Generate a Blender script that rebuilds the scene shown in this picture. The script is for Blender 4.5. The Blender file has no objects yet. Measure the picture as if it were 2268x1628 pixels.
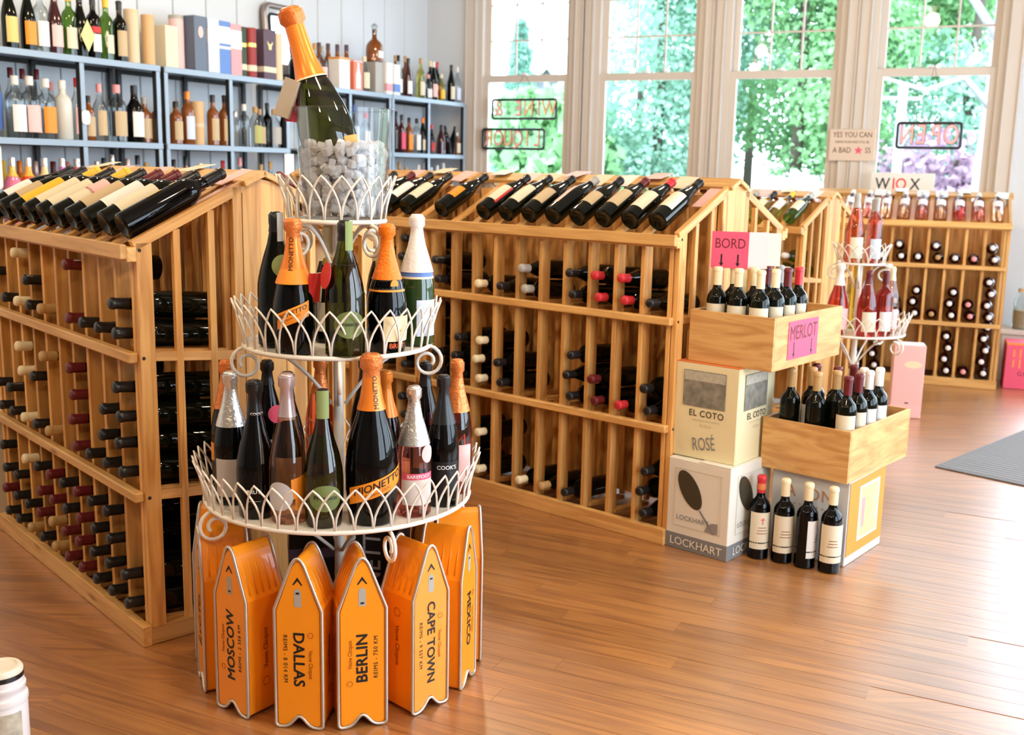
import bpy, bmesh, math, random
from mathutils import Matrix, Vector
R = math.radians
random.seed(7)
SC = bpy.context.scene
COL = SC.collection
I4 = Matrix.Identity(4)
def T(x, y, z=0): return Matrix.Translation((x, y, z))
def RX(a): return Matrix.Rotation(R(a), 4, 'X')
def RY(a): return Matrix.Rotation(R(a), 4, 'Y')
def RZ(a): return Matrix.Rotation(R(a), 4, 'Z')
# ------------------------------------------------------------------ camera
cd = bpy.data.cameras.new('camera'); cam = bpy.data.objects.new('camera', cd); COL.objects.link(cam)
cam.matrix_world = T(0, 0, 1.41) @ RX(90 - 10.5) @ RZ(1.2)
cd.sensor_width = 36; cd.sensor_fit = 'HORIZONTAL'; cd.lens = 2390 / 2268 * 36
cd.clip_start = .05; cd.clip_end = 300
cd.dof.use_dof = True; cd.dof.focus_distance = 2.95; cd.dof.aperture_fstop = 4.5
SC.camera = cam
# ------------------------------------------------------------------ view, world, sun
SC.view_settings.view_transform = 'Standard'; SC.view_settings.look = 'None'
SC.view_settings.gamma = 1; SC.view_settings.use_curve_mapping = False
SC.view_settings.exposure = 0.03
SC.cycles.use_denoising = True
SC.cycles.use_adaptive_sampling = True; SC.cycles.adaptive_threshold = .04; SC.cycles.max_bounces = 5; SC.cycles.diffuse_bounces = 3; SC.cycles.glossy_bounces = 3
SC.cycles.transmission_bounces = 4; SC.cycles.transparent_max_bounces = 10
SC.cycles.caustics_reflective = False; SC.cycles.caustics_refractive = False
SC.cycles.sample_clamp_indirect = 6
w = bpy.data.worlds.new('overcast_sky'); SC.world = w; w.use_nodes = True
bg = w.node_tree.nodes['Background']; bg.inputs[0].default_value = (.70, .85, 1.0, 1); bg.inputs[1].default_value = 11.0
sl = bpy.data.lights.new('sun', 'SUN'); sl.energy = 1.2; sl.angle = R(6); sl.color = (1, .95, .85)
so = bpy.data.objects.new('sun', sl); COL.objects.link(so)
so.rotation_euler = Vector((.62, .75, -1.0)).to_track_quat('-Z', 'Y').to_euler()
LAMP_W = 54; LAMP_C = (1, .78, .53)
# ------------------------------------------------------------------ materials
MATS = {}
def mat(name, col, rough=.5, metal=0, spec=.5, coat=0, trans=0, ior=1.45, emit=0, noise=0, nscale=30, bump=0, alpha=1):
    if name in MATS: return MATS[name]
    m = bpy.data.materials.new(name); m.use_nodes = True; nt = m.node_tree; b = nt.nodes['Principled BSDF']
    c = (*col, 1)
    b.inputs['Base Color'].default_value = c; b.inputs['Roughness'].default_value = rough
    b.inputs['Metallic'].default_value = metal; b.inputs['Specular IOR Level'].default_value = spec
    b.inputs['Coat Weight'].default_value = coat; b.inputs['Coat Roughness'].default_value = .04
    b.inputs['Transmission Weight'].default_value = trans; b.inputs['IOR'].default_value = ior
    if emit: b.inputs['Emission Color'].default_value = c; b.inputs['Emission Strength'].default_value = emit
    if noise or bump:
        tc = nt.nodes.new('ShaderNodeTexCoord'); nz = nt.nodes.new('ShaderNodeTexNoise')
        nz.inputs['Scale'].default_value = nscale; nz.inputs['Detail'].default_value = 4
        nt.links.new(tc.outputs['Object'], nz.inputs['Vector'])
        if noise:
            mx = nt.nodes.new('ShaderNodeMix'); mx.data_type = 'RGBA'
            mx.inputs[6].default_value = tuple(max(0, v * (1 - noise)) for v in col) + (1,)
            mx.inputs[7].default_value = tuple(min(1, v * (1 + noise)) for v in col) + (1,)
            nt.links.new(nz.outputs['Fac'], mx.inputs[0]); nt.links.new(mx.outputs[2], b.inputs['Base Color'])
        if bump:
            bp = nt.nodes.new('ShaderNodeBump'); bp.inputs['Strength'].default_value = bump; bp.inputs['Distance'].default_value = .004
            nt.links.new(nz.outputs['Fac'], bp.inputs['Height']); nt.links.new(bp.outputs[0], b.inputs['Normal'])
    MATS[name] = m; return m
def wood(name, light, dark, scale=(40, 40, 3), rough=.45, vary=.25, knots=True, spec=.4, ring=0):
    """grain stretched along one local axis, tone shifted from piece to piece"""
    m = bpy.data.materials.new(name); m.use_nodes = True; nt = m.node_tree; N = nt.nodes; L = nt.links; b = N['Principled BSDF']
    tc = N.new('ShaderNodeTexCoord'); oi = N.new('ShaderNodeObjectInfo')
    off = N.new('ShaderNodeVectorMath'); off.operation = 'MULTIPLY_ADD'
    cx = N.new('ShaderNodeCombineXYZ')
    for k in range(3): L.new(oi.outputs['Random'], cx.inputs[k])
    L.new(cx.outputs[0], off.inputs[0]); off.inputs[1].default_value = (7, 11, 13); L.new(tc.outputs['Object'], off.inputs[2])
    mp = N.new('ShaderNodeMapping'); mp.inputs['Scale'].default_value = scale; L.new(off.outputs[0], mp.inputs[0])
    nz = N.new('ShaderNodeTexNoise'); nz.inputs['Scale'].default_value = 1; nz.inputs['Detail'].default_value = 6; nz.inputs['Distortion'].default_value = .6 + ring
    L.new(mp.outputs[0], nz.inputs['Vector'])
    rp = N.new('ShaderNodeValToRGB'); rp.color_ramp.elements[0].position = .36; rp.color_ramp.elements[1].position = .62
    rp.color_ramp.elements[0].color = (*dark, 1); rp.color_ramp.elements[1].color = (*light, 1); L.new(nz.outputs['Fac'], rp.inputs[0])
    hs = N.new('ShaderNodeHueSaturation'); ma = N.new('ShaderNodeMath'); ma.operation = 'MULTIPLY_ADD'
    L.new(oi.outputs['Random'], ma.inputs[0]); ma.inputs[1].default_value = 2 * vary; ma.inputs[2].default_value = 1 - vary
    L.new(ma.outputs[0], hs.inputs['Value']); L.new(rp.outputs[0], hs.inputs['Color'])
    out = hs.outputs[0]
    if knots:
        mp2 = N.new('ShaderNodeMapping'); mp2.inputs['Scale'].default_value = tuple(max(v * .22, 2.2) for v in scale); L.new(off.outputs[0], mp2.inputs[0])
        vo = N.new('ShaderNodeTexVoronoi'); vo.inputs['Scale'].default_value = 1; L.new(mp2.outputs[0], vo.inputs['Vector'])
        r2 = N.new('ShaderNodeValToRGB'); r2.color_ramp.elements[0].position = .03; r2.color_ramp.elements[1].position = .11
        r2.color_ramp.elements[0].color = (.38, .24, .16, 1); r2.color_ramp.elements[1].color = (1, 1, 1, 1); L.new(vo.outputs['Distance'], r2.inputs[0])
        mu = N.new('ShaderNodeMix'); mu.data_type = 'RGBA'; mu.blend_type = 'MULTIPLY'; mu.inputs[0].default_value = .8
        L.new(out, mu.inputs[6]); L.new(r2.outputs[0], mu.inputs[7]); out = mu.outputs[2]
    L.new(out, b.inputs['Base Color']); b.inputs['Roughness'].default_value = rough; b.inputs['Specular IOR Level'].default_value = spec
    bp = N.new('ShaderNodeBump'); bp.inputs['Strength'].default_value = .12; bp.inputs['Distance'].default_value = .002
    L.new(nz.outputs['Fac'], bp.inputs['Height']); L.new(bp.outputs[0], b.inputs['Normal'])
    MATS[name] = m; return m
def clearglass(name, tint=(1, 1, 1), refl=.04, rough=.02):
    m = bpy.data.materials.new(name); m.use_nodes = True; nt = m.node_tree; N = nt.nodes; N.clear()
    o = N.new('ShaderNodeOutputMaterial'); tr = N.new('ShaderNodeBsdfTransparent'); tr.inputs[0].default_value = (*tint, 1)
    gl = N.new('ShaderNodeBsdfGlossy'); gl.inputs['Roughness'].default_value = rough
    lw = N.new('ShaderNodeLayerWeight'); lw.inputs[0].default_value = .25; pw = N.new('ShaderNodeMath'); pw.operation = 'MULTIPLY_ADD'; pw.inputs[1].default_value = .55; pw.inputs[2].default_value = refl
    nt.links.new(lw.outputs['Fresnel'], pw.inputs[0]); mx = N.new('ShaderNodeMixShader'); nt.links.new(pw.outputs[0], mx.inputs[0])
    nt.links.new(tr.outputs[0], mx.inputs[1]); nt.links.new(gl.outputs[0], mx.inputs[2]); nt.links.new(mx.outputs[0], o.inputs[0])
    MATS[name] = m; return m
W_V = wood('pine_upright', (.78, .43, .135), (.56, .26, .07), (45, 45, 3.2), vary=.2)
W_H = wood('pine_lengthwise', (.80, .47, .165), (.62, .32, .095), (3.2, 45, 45), vary=.12)
W_D = wood('pine_crosswise', (.76, .43, .15), (.58, .28, .08), (45, 3.2, 45), vary=.15)
W_C = wood('crate_pine', (.74, .44, .17), (.56, .28, .09), (2.6, 14, 17), vary=.06, ring=1.6)
FLOORW = wood('oak_floor', (.45, .185, .046), (.27, .100, .027), (2.2, 30, 8), rough=.34, vary=.14, knots=False, spec=.8, ring=.6)
_b = FLOORW.node_tree.nodes['Principled BSDF']; _b.inputs['Coat Weight'].default_value = 1; _b.inputs['Coat Roughness'].default_value = .36; _b.inputs['Coat IOR'].default_value = 1.9
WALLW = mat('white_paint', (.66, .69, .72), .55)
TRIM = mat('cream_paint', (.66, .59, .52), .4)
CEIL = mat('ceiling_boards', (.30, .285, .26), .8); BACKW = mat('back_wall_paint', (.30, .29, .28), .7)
BLACKM = mat('black_steel', (.02, .022, .025), .4)
STEEL = mat('grey_steel', (.30, .37, .44), .35, metal=.3)
DARKG = mat('dark_green_glass', (.003, .004, .002), .03, spec=.34)
BLACKG = mat('black_glass', (.0015, .0015, .002), .03, spec=.34)
GREENG = clearglass('olive_glass', (.25, .26, .07), .05)
BRIGHTG = clearglass('bright_green_glass', (.34, .52, .18), .05)
WHITEWG = clearglass('straw_wine_glass', (.80, .76, .34), .05)
ROSEG = clearglass('rose_glass', (.88, .47, .38), .05)
PEACHG = clearglass('peach_glass', (.92, .64, .46), .05)
REDROSE = clearglass('red_rose_glass', (.80, .26, .24), .05)
CLEARG = clearglass('clear_spirit_glass', (.84, .87, .88), .05)
AMBERG = mat('amber_glass', (.34, .095, .012), .05, spec=.6, coat=.3, trans=.4)
BURG = mat('burgundy_glass', (.05, .008, .010), .08, spec=.6, coat=.4)
PANE = clearglass('window_glass', refl=.0); BUCKETG = clearglass('bucket_glass', (.97, .98, .99), .01)
CREAM = mat('cream_paper', (.78, .70, .52), .6); WHITEP = mat('white_paper', (.86, .85, .82), .6)
TANP = mat('tan_paper', (.58, .44, .26), .6); YELLOWP = mat('yellow_paper', (.88, .52, .03), .5)
ORANGEP = mat('orange_paper', (.92, .30, .02), .45); PINKP = mat('pink_paper', (.80, .10, .19), .55)
PALEPINK = mat('pale_pink_paper', (.92, .55, .52), .5); REDP = mat('red_paper', (.62, .03, .03), .5)
BLUEP = mat('blue_paper', (.10, .20, .55), .5); OLIVEP = mat('olive_paper', (.17, .22, .07), .6)
INK = mat('black_ink', (.012, .010, .010), .5); BROWNINK = mat('brown_ink', (.30, .10, .02), .5)
WHITEINK = mat('white_ink', (.9, .9, .88), .5); REDINK = mat('red_ink', (.8, .06, .04), .5); GOLD = mat('gold_ink', (.75, .52, .16), .3, metal=.6)
F_OR = mat('orange_foil', (.88, .24, .025), .30, metal=.2, bump=.0); F_COP = mat('copper_foil', (.80, .24, .06), .3, metal=.35, bump=1.0, nscale=90)
F_SIL = mat('silver_foil', (.78, .76, .72), .25, metal=.8, bump=.5, nscale=120); F_WH = mat('white_foil', (.84, .80, .74), .4, bump=.5, nscale=120)
F_BK = mat('black_foil', (.012, .012, .013), .3); F_DR = mat('dark_red_foil', (.13, .012, .016), .35); F_RD = mat('red_foil', (.60, .03, .04), .35)
F_CR = mat('cream_foil', (.86, .74, .48), .5); F_TN = mat('tan_foil', (.50, .31, .12), .4); F_GY = mat('grey_foil', (.42, .40, .36), .4)
F_YL = mat('yellow_foil', (.88, .56, .05), .4); F_PU = mat('mauve_foil', (.55, .42, .42), .3, metal=.5); F_PK = mat('pink_foil', (.85, .35, .35), .4)
WIRE = mat('ivory_enamel', (.86, .80, .70), .35); TINO = mat('orange_tin', (.95, .31, .012), .28, coat=.3, noise=.06, nscale=9)
TINR = mat('tin_rim', (.62, .56, .50), .35, metal=.7)
CAPS = dict(k=F_BK, d=F_DR, r=F_RD, c=F_CR, t=F_TN, g=F_GY, y=F_YL, w=WHITEP, o=F_OR, p=F_PK, u=F_PU, s=F_SIL)
CAPN = dict(k='black', d='dark red', r='red', c='cream', t='tan', g='grey', y='yellow', w='white', o='orange', p='pink', u='mauve', s='silver')
# ------------------------------------------------------------------ mesh helpers
CACHE = {}
def mesh(vs, fs, smooth=False, name='mesh'):
    m = bpy.data.meshes.new(name); m.from_pydata([tuple(v) for v in vs], [], fs); m.materials.append(None)
    if smooth: m.polygons.foreach_set('use_smooth', [True] * len(m.polygons))
    m.validate(); m.update(); return m
def boxm(dx, dy, dz, ch=.0015):
    k = ('b', round(dx, 4), round(dy, 4), round(dz, 4), ch)
    if k not in CACHE:
        bm = bmesh.new(); bmesh.ops.create_cube(bm, size=1, matrix=Matrix.Diagonal((dx, dy, dz, 1)))
        if ch: bmesh.ops.bevel(bm, geom=bm.edges[:], offset=min(ch, dx * .3, dy * .3, dz * .3), segments=1, affect='EDGES')
        m = bpy.data.meshes.new('board'); bm.to_mesh(m); bm.free(); m.materials.append(None); CACHE[k] = m
    return CACHE[k]
def lathe(prof, n=20, key=None):
    if key and key in CACHE: return CACHE[key]
    vs, fs, rings = [], [], []
    for r, z in prof:
        if r < 1e-6: rings.append([len(vs)]); vs.append((0, 0, z))
        else:
            rings.append(list(range(len(vs), len(vs) + n)))
            vs += [(r * math.cos(2 * math.pi * k / n), r * math.sin(2 * math.pi * k / n), z) for k in range(n)]
    for a, b in zip(rings, rings[1:]):
        for k in range(n):
            k2 = (k + 1) % n
            if len(a) == 1 and len(b) == 1: continue
            if len(a) == 1: fs.append((a[0], b[k2], b[k]))
            elif len(b) == 1: fs.append((a[k], a[k2], b[0]))
            else: fs.append((a[k], a[k2], b[k2], b[k]))
    m = mesh(vs, fs, True, 'turned')
    try: m.set_sharp_from_angle(angle=R(48))
    except Exception: pass
    if key: CACHE[key] = m
    return m
def tube(path, r, n=6, closed=False, r1=None):
    P = [Vector(p) for p in path]; vs, fs = [], []; M = len(P); up = None
    for i, p in enumerate(P):
        a = P[(i - 1) % M] if closed or i else p; b = P[(i + 1) % M] if closed or i < M - 1 else p
        t = (b - a).normalized()
        if up is None: up = t.orthogonal().normalized()
        up = (up - t * up.dot(t)).normalized(); s = t.cross(up)
        rr = r if r1 is None else r + (r1 - r) * i / (M - 1)
        vs += [p + (up * math.cos(2 * math.pi * k / n) + s * math.sin(2 * math.pi * k / n)) * rr for k in range(n)]
    for i in range(M if closed else M - 1):
        j = (i + 1) % M
        for k in range(n): k2 = (k + 1) % n; fs.append((i * n + k, i * n + k2, j * n + k2, j * n + k))
    if not closed: fs += [tuple(range(n - 1, -1, -1)), tuple(range((M - 1) * n, M * n))]
    return mesh(vs, fs, True, 'wire')
def prism(poly, d0, d1):
    """outline in local x,z extruded along y from d0 to d1"""
    n = len(poly); vs = [(x, d0, z) for x, z in poly] + [(x, d1, z) for x, z in poly]
    fs = [tuple(range(n)), tuple(range(2 * n - 1, n - 1, -1))] + [(i, i + n, (i + 1) % n + n, (i + 1) % n) for i in range(n)]
    m = mesh(vs, fs, False, 'prism'); bm = bmesh.new(); bm.from_mesh(m); bmesh.ops.recalc_face_normals(bm, faces=bm.faces[:])
    bm.to_mesh(m); bm.free(); return m
def wrap(r, a0, a1, z0, z1, n=10, r2=None, slant=0):
    """a label shell round a bottle, centred on local -Y"""
    k = ('w', round(r, 4), a0, a1, z0, z1, r2, slant)
    if k in CACHE: return CACHE[k]
    vs, fs = [], []
    for i in range(n + 1):
        f = i / n; a = R(-90 + a0 + (a1 - a0) * f); dz = slant * (f - .5)
        ra, rb = r, (r2 or r)
        vs += [(ra * math.cos(a), ra * math.sin(a), z0 + dz), (rb * math.cos(a), rb * math.sin(a), z1 + dz)]
    for i in range(n): fs.append((2 * i, 2 * i + 2, 2 * i + 3, 2 * i + 1))
    CACHE[k] = mesh(vs, fs, True, 'label'); return CACHE[k]
def wrapP(P, kind, h, r, a0, a1, z0, z1, slant=0, n=12):
    k = ('wp', kind, round(h, 4), round(r, 4), a0, a1, round(z0, 4), round(z1, 4), slant)
    if k in CACHE: return CACHE[k]
    zs = sorted(set([z0, z1] + [z for _, z in P[2:] if z0 + .002 < z < z1 - .002])); vs, fs = [], []; m = len(zs)
    for i in range(n + 1):
        f = i / n; a = R(-90 + a0 + (a1 - a0) * f); dz = slant * (f - .5)
        for z in zs: q = radius_at(P, z) + .0009; vs.append((q * math.cos(a), q * math.sin(a), z + dz))
    for i in range(n):
        for j in range(m - 1): fs.append((i * m + j, (i + 1) * m + j, (i + 1) * m + j + 1, i * m + j + 1))
    CACHE[k] = mesh(vs, fs, True, 'label'); return CACHE[k]
TXT = {}
def text(body, size=1, bold=0, wide=1, space=1):
    """lettering lying in x,y, centred on the origin"""
    k = (body, size, bold, wide, space)
    if k in TXT: return TXT[k]
    c = bpy.data.curves.new('lettering', 'FONT'); c.body = body; c.size = size; c.align_x = 'CENTER'; c.align_y = 'CENTER'
    c.resolution_u = 3; c.space_character = space; c.space_line = .95
    o = bpy.data.objects.new('lettering', c); m = bpy.data.meshes.new_from_object(o)
    bpy.data.objects.remove(o); bpy.data.curves.remove(c)
    if bold > 0:   # heavier strokes: the same letters laid side by side a hair apart
        d = bold * size; V = [v.co.copy() for v in m.vertices]; F = [tuple(p.vertices) for p in m.polygons]; vs, fs = [], []
        for ox, oy in ((0, 0), (-d, 0), (d, 0), (0, -d * .7), (0, d * .7), (-d * .7, d * .5), (d * .7, -d * .5)):
            i = len(vs); vs += [v + Vector((ox, oy, -3e-5 * len(fs) / max(1, len(F)))) for v in V]; fs += [tuple(i + q for q in f) for f in F]
        m = bpy.data.meshes.new('lettering'); m.from_pydata(vs, [], fs)
    if wide != 1: m.transform(Matrix.Diagonal((wide, 1, 1, 1)))
    m.materials.clear(); m.materials.append(None); TXT[k] = m; return m
def curl(m, r, z=0, ang=0, slant=0, key=None):
    """bend flat lettering round a bottle of radius r, centred on local -Y at height z"""
    c = m.copy()
    for v in c.vertices:
        x, y = v.co.x, v.co.y; a = x / r + R(-90 + ang); q = r + .0009; v.co = (q * math.cos(a), q * math.sin(a), z + y + slant * x)
    return c
# ------------------------------------------------------------------ object helpers
def put(name, me, m, parent=None, M=I4):
    o = bpy.data.objects.new(name, me); COL.objects.link(o); o.parent = parent
    if parent: o.matrix_local = M
    else: o.matrix_world = M
    if me and m and me.materials:
        o.material_slots[0].link = 'OBJECT'; o.material_slots[0].material = m
    return o
def tag(o, label=None, cat=None, group=None, kind=None):
    if label: o['label'] = label
    if cat: o['category'] = cat
    if group: o['group'] = group
    if kind: o['kind'] = kind
    return o
def thing(name, label, cat, M=I4, group=None):
    o = bpy.data.objects.new(name, None); o.empty_display_size = .05; COL.objects.link(o); o.matrix_world = M
    return tag(o, label, cat, group)
def bx(name, m, parent, x0, x1, y0, y1, z0, z1, ch=.0015):
    return put(name, boxm(x1 - x0, y1 - y0, z1 - z0, ch), m, parent, T((x0 + x1) / 2, (y0 + y1) / 2, (z0 + z1) / 2))
def bar(name, m, parent, p, q, w, h, ch=.0012, pre=I4):
    """a straight board from p to q, w wide across, h thick"""
    p, q = Vector(p), Vector(q); d = q - p; y = d.normalized(); x = y.cross(Vector((0, 0, 1)))
    x = x.normalized() if x.length > 1e-4 else Vector((1, 0, 0)); z = x.cross(y)
    M = Matrix((x, y, z)).transposed().to_4x4(); M.translation = (p + q) / 2
    return put(name, boxm(w, d.length, h, ch), m, parent, pre @ M)
ORD = ['first', 'second', 'third', 'fourth', 'fifth', 'sixth', 'seventh', 'eighth', 'ninth', 'tenth', 'eleventh', 'twelfth', 'thirteenth',
       'fourteenth', 'fifteenth', 'sixteenth', 'seventeenth', 'eighteenth', 'nineteenth', 'twentieth', 'twenty-first', 'twenty-second', 'twenty-third', 'twenty-fourth', 'twenty-fifth', 'twenty-sixth', 'twenty-seventh', 'twenty-eighth']
# ------------------------------------------------------------------ bottles
def prof(kind, h, r):
    if kind == 'bordeaux': P = [(0, .055), (.55, .01), (.86, 0), (1, .014), (1, .60), (.96, .65), (.80, .695), (.50, .735), (.40, .77), (.38, .80), (.38, .955), (.42, .958), (.42, .985), (.38, 1), (0, 1)]
    elif kind == 'burgundy': P = [(0, .055), (.55, .01), (.86, 0), (1, .014), (1, .46), (.97, .52), (.86, .60), (.66, .69), (.47, .78), (.38, .85), (.37, .955), (.41, .958), (.41, .985), (.37, 1), (0, 1)]
    elif kind == 'champagne': P = [(0, .06), (.55, .01), (.86, 0), (1, .016), (1, .42), (.98, .48), (.87, .57), (.66, .68), (.46, .77), (.35, .85), (.305, .905), (.33, .925), (.33, .985), (.26, 1), (0, 1)]
    elif kind == 'tear': P = [(0, .04), (.55, .01), (.80, 0), (.90, .014), (1, .20), (1, .34), (.95, .43), (.80, .54), (.58, .64), (.41, .74), (.32, .83), (.29, .905), (.32, .925), (.32, .985), (.26, 1), (0, 1)]
    elif kind == 'drop': P = [(0, .04), (.5, .0), (.72, .01), (.88, .09), (1, .22), (.99, .30), (.88, .42), (.67, .54), (.48, .62), (.38, .71), (.325, .82), (.315, .905), (.35, .93), (.34, .985), (.27, 1), (0, 1)]
    elif kind == 'spirit': P = [(0, .02), (.9, 0), (1, .014), (1, .60), (.97, .66), (.80, .72), (.50, .76), (.40, .79), (.38, .86), (.38, 1), (0, 1)]
    elif kind == 'tallspirit': P = [(0, .02), (.9, 0), (1, .014), (1, .56), (.92, .63), (.62, .70), (.44, .76), (.36, .86), (.36, 1), (0, 1)]
    elif kind == 'bulb': P = [(0, .02), (.7, 0), (.9, .012), (1, .10), (1, .48), (.98, .55), (.86, .66), (.55, .75), (.36, .80), (.32, .86), (.32, 1), (0, 1)]
    elif kind == 'flagon': P = [(0, .02), (.8, 0), (1, .03), (1, .40), (.93, .52), (.70, .62), (.36, .70), (.26, .76), (.25, .98), (.28, 1), (0, 1)]
    return [(a * r, b * h) for a, b in P]
def radius_at(P, z):
    for (r0, z0), (r1, z1) in zip(P[2:], P[3:]):
        if z0 <= z <= z1 and z1 > z0: return r0 + (r1 - r0) * (z - z0) / (z1 - z0)
    return P[-2][0]
def bottle(name, label, cat, M, kind='bordeaux', h=.30, r=.037, glass=DARKG, cap=F_BK, cap_len=.16, lab=None, group=None, n=20, lump=False, parts=True, capr=1.06):
    """lab: list of (z0, z1, angle0, angle1, material, slant) shells in fractions of the height"""
    t = thing(name, label, cat, M, group); P = prof(kind, h, r)
    g = put('glass', lathe(P, n, ('bt', kind, round(h, 4), round(r, 4), n)), glass, t)
    if cap:
        z0 = (1 - cap_len) * h; key = ('cp', kind, round(h, 4), round(r, 4), n, cap_len, lump)
        if key not in CACHE:
            zs = [z0] + [z for _, z in P if z0 < z < h * .999] + [h]; zs = sorted(set(zs))
            Q = [(radius_at(P, z) * capr + .0006, z) for z in zs]
            if lump: Q = [(q * (1.22 if z > h * .915 else 1.0), z) for q, z in Q]; Q.insert(-1, (Q[-1][0] * 1.03, h * .99))
            Q = [(Q[0][0] * .97, Q[0][1])] + Q + [(Q[-1][0] * .8, h + .003), (0, h + .0035)]
            lathe(Q, n, key)
        put('capsule', CACHE[key], cap, t)
    for L in lab or []:
        z0, z1, a0, a1, m = L[:5]; sl = L[5] if len(L) > 5 else 0
        ra, rb = radius_at(P, z0 * h) + .0007, radius_at(P, z1 * h) + .0007
        put('label', wrapP(P, kind, h, r, a0, a1, z0 * h, z1 * h, sl), m, t)
    return t
# ================================================================== the room
A = Vector((-.795, 9.959)); aL, aW = R(27.3), R(65)
dL = Vector((math.sin(aL), math.cos(aL))); nL = Vector((-math.cos(aL), math.sin(aL)))
dW = Vector((math.sin(aW), -math.cos(aW))); nW = Vector((math.cos(aW), math.sin(aW)))
CZ = 3.45
def st(o): o['kind'] = 'structure'; return o
# frames: left wall (x along dL towards the windows), window wall (x along dW to the right, y outwards)
def frame(o, x, y): M = Matrix(((x.x, y.x, 0, o.x), (x.y, y.y, 0, o.y), (0, 0, 1, 0), (0, 0, 0, 1))); return M
ML = frame(A, -dL, -nL)          # x runs back towards the viewer, y into the room
MW = frame(A, dW, nW)            # y points outdoors
# left wall of wide boards
wl = st(put('wall_left', boxm(13.2, .10, CZ, 0), WALLW, None, ML @ T(6.5, -.075, CZ / 2)))
for k in range(30):
    put('wall_board', boxm(.292, .024, CZ - .02, .004), WALLW, wl, T(-6.4 + .15 + k * .30, .062, 0))
# window wall: pieces round the four openings
SILL, HEAD = .78, 3.12
WIN = [(.486, 1.392), (1.575, 2.50), (2.677, 3.594), (3.784, 4.706)]
edges = [-.3] + [v for ab in WIN for v in ab] + [5.05, 7.75, 8.3]
wb = st(put('wall_back', boxm(5.35, .16, SILL, 0), WALLW, None, MW @ T(4.0 - 1.625, .08, SILL / 2)))
put('wall_pier', boxm(.55, .16, SILL, 0), WALLW, wb, T(8.025 - 2.375, 0, 0))
for k in range(0, len(edges), 2):
    a, b = edges[k], edges[k + 1]; put('wall_pier', boxm(b - a, .16, HEAD - SILL, 0), WALLW, wb, T((a + b) / 2 - 2.375, 0, (HEAD - SILL) / 2 + SILL / 2))
put('wall_head', boxm(8.6, .16, CZ - HEAD, 0), WALLW, wb, T(4.0 - 2.375, 0, (CZ + HEAD) / 2 - SILL / 2))
tn = 0
for k, (a, b) in enumerate(WIN):
    wn = tag(thing('window_%d' % (k + 1), None, None, MW @ T(a, 0, 0)), kind='structure'); W = b - a
    for x0 in (0, W - .045): bx('jamb', TRIM, wn, x0, x0 + .045, -.0, .15, SILL, HEAD)
    bx('window_sill', TRIM, wn, -.06, W + .06, -.07, .12, SILL - .03, SILL)
    # lower sash (inner), upper sash (outer)
    for (y0, y1, z0, z1, rail) in ((.02, .06, SILL, 2.19, .055), (.065, .105, 2.15, HEAD, .05)):
        sa = bx('sash', TRIM, wn, .045, .095, y0, y1, z0, z1)
        x1, zc = .070, (z0 + z1) / 2; yc = (y0 + y1) / 2
        for (p0, p1, q0, q1) in ((W - .095, W - .045, z0, z1), (.095, W - .095, z0, z0 + rail), (.095, W - .095, z1 - rail, z1)):
            put('sash_bar', boxm(p1 - p0, y1 - y0, q1 - q0), TRIM, sa, T((p0 + p1) / 2 - x1, 0, (q0 + q1) / 2 - zc))
        put('pane', boxm(W - .19, .004, z1 - z0 - 2 * rail, 0), PANE, sa, T(W / 2 - x1, 0, 0))
        if y0 > .06:
            gw = W - .19
            for i in (1, 2): put('muntin', boxm(.014, .018, z1 - z0 - 2 * rail), TRIM, sa, T(.095 + gw * i / 3 - x1, -.006, 0))
            for zz in (2.487, 2.785): put('muntin', boxm(gw, .016, .014), TRIM, sa, T(W / 2 - x1, -.006, zz - zc))
    lk = put('sash_lock', lathe([(0, 0), (.036, 0), (.036, .01), (.028, .02), (0, .024)], 14, 'lock'), WHITEP, wn, T(W * .48, .03, 2.19))
    # casings: wide flat board with two beads on each pier
    for side, (x0, x1) in enumerate(((-.115, -.005), (W + .005, W + .115))):
        tn += 1
        tr = st(bx('trim_%d' % tn, TRIM, None, 0, x1 - x0, -.024, 0, SILL - .1, HEAD + .12)); tr.matrix_world = MW @ T(a + (x0 + x1) / 2, -.012, (SILL + HEAD) / 2)
        for q in ((-.050, -.040), (.040, .050)): put('bead', boxm(q[1] - q[0], .010, HEAD - SILL + .2, .002), TRIM, tr, T(sum(q) / 2, -.016, 0))
    pl = bpy.data.lights.new('portal', 'AREA'); pl.shape = 'RECTANGLE'; pl.size = W; pl.size_y = HEAD - SILL; pl.cycles.is_portal = True
    po = bpy.data.objects.new('window_portal', pl); COL.objects.link(po); po.matrix_world = MW @ T(W / 2 + a, .2, (SILL + HEAD) / 2) @ RX(-90)
# base board of the window wall
st(put('baseboard_back', boxm(5.0, .02, .16), TRIM, None, MW @ T(2.5, -.012, .08)))
dn = tag(thing('unseen_door_1', None, None, MW @ T(5.05, .05, 0)), kind='structure')  # unseen glazed entrance, added so daylight and glare reach the floor
for x0 in (0, .45, 1.32, 1.40, 2.27, 2.63): bx('door_stile', TRIM, dn, x0, x0 + .07, -.03, .03, 0, HEAD)
for (x0, x1) in ((.07, .45), (.52, 1.32), (1.47, 2.27), (2.34, 2.63)):
    bx('door_rail', TRIM, dn, x0, x1, -.025, .025, 0, .16); bx('door_rail', TRIM, dn, x0, x1, -.025, .025, 2.3, 2.4); bx('door_rail', TRIM, dn, x0, x1, -.025, .025, HEAD - .06, HEAD); bx('pane', PANE, dn, x0, x1, -.003, .003, .16, HEAD - .06, 0)
bx('door_handle', BLACKM, dn, 1.33, 1.36, -.08, -.03, .95, 1.15)
pl = bpy.data.lights.new('portal', 'AREA'); pl.shape = 'RECTANGLE'; pl.size = 2.7; pl.size_y = HEAD; pl.cycles.is_portal = True
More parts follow.
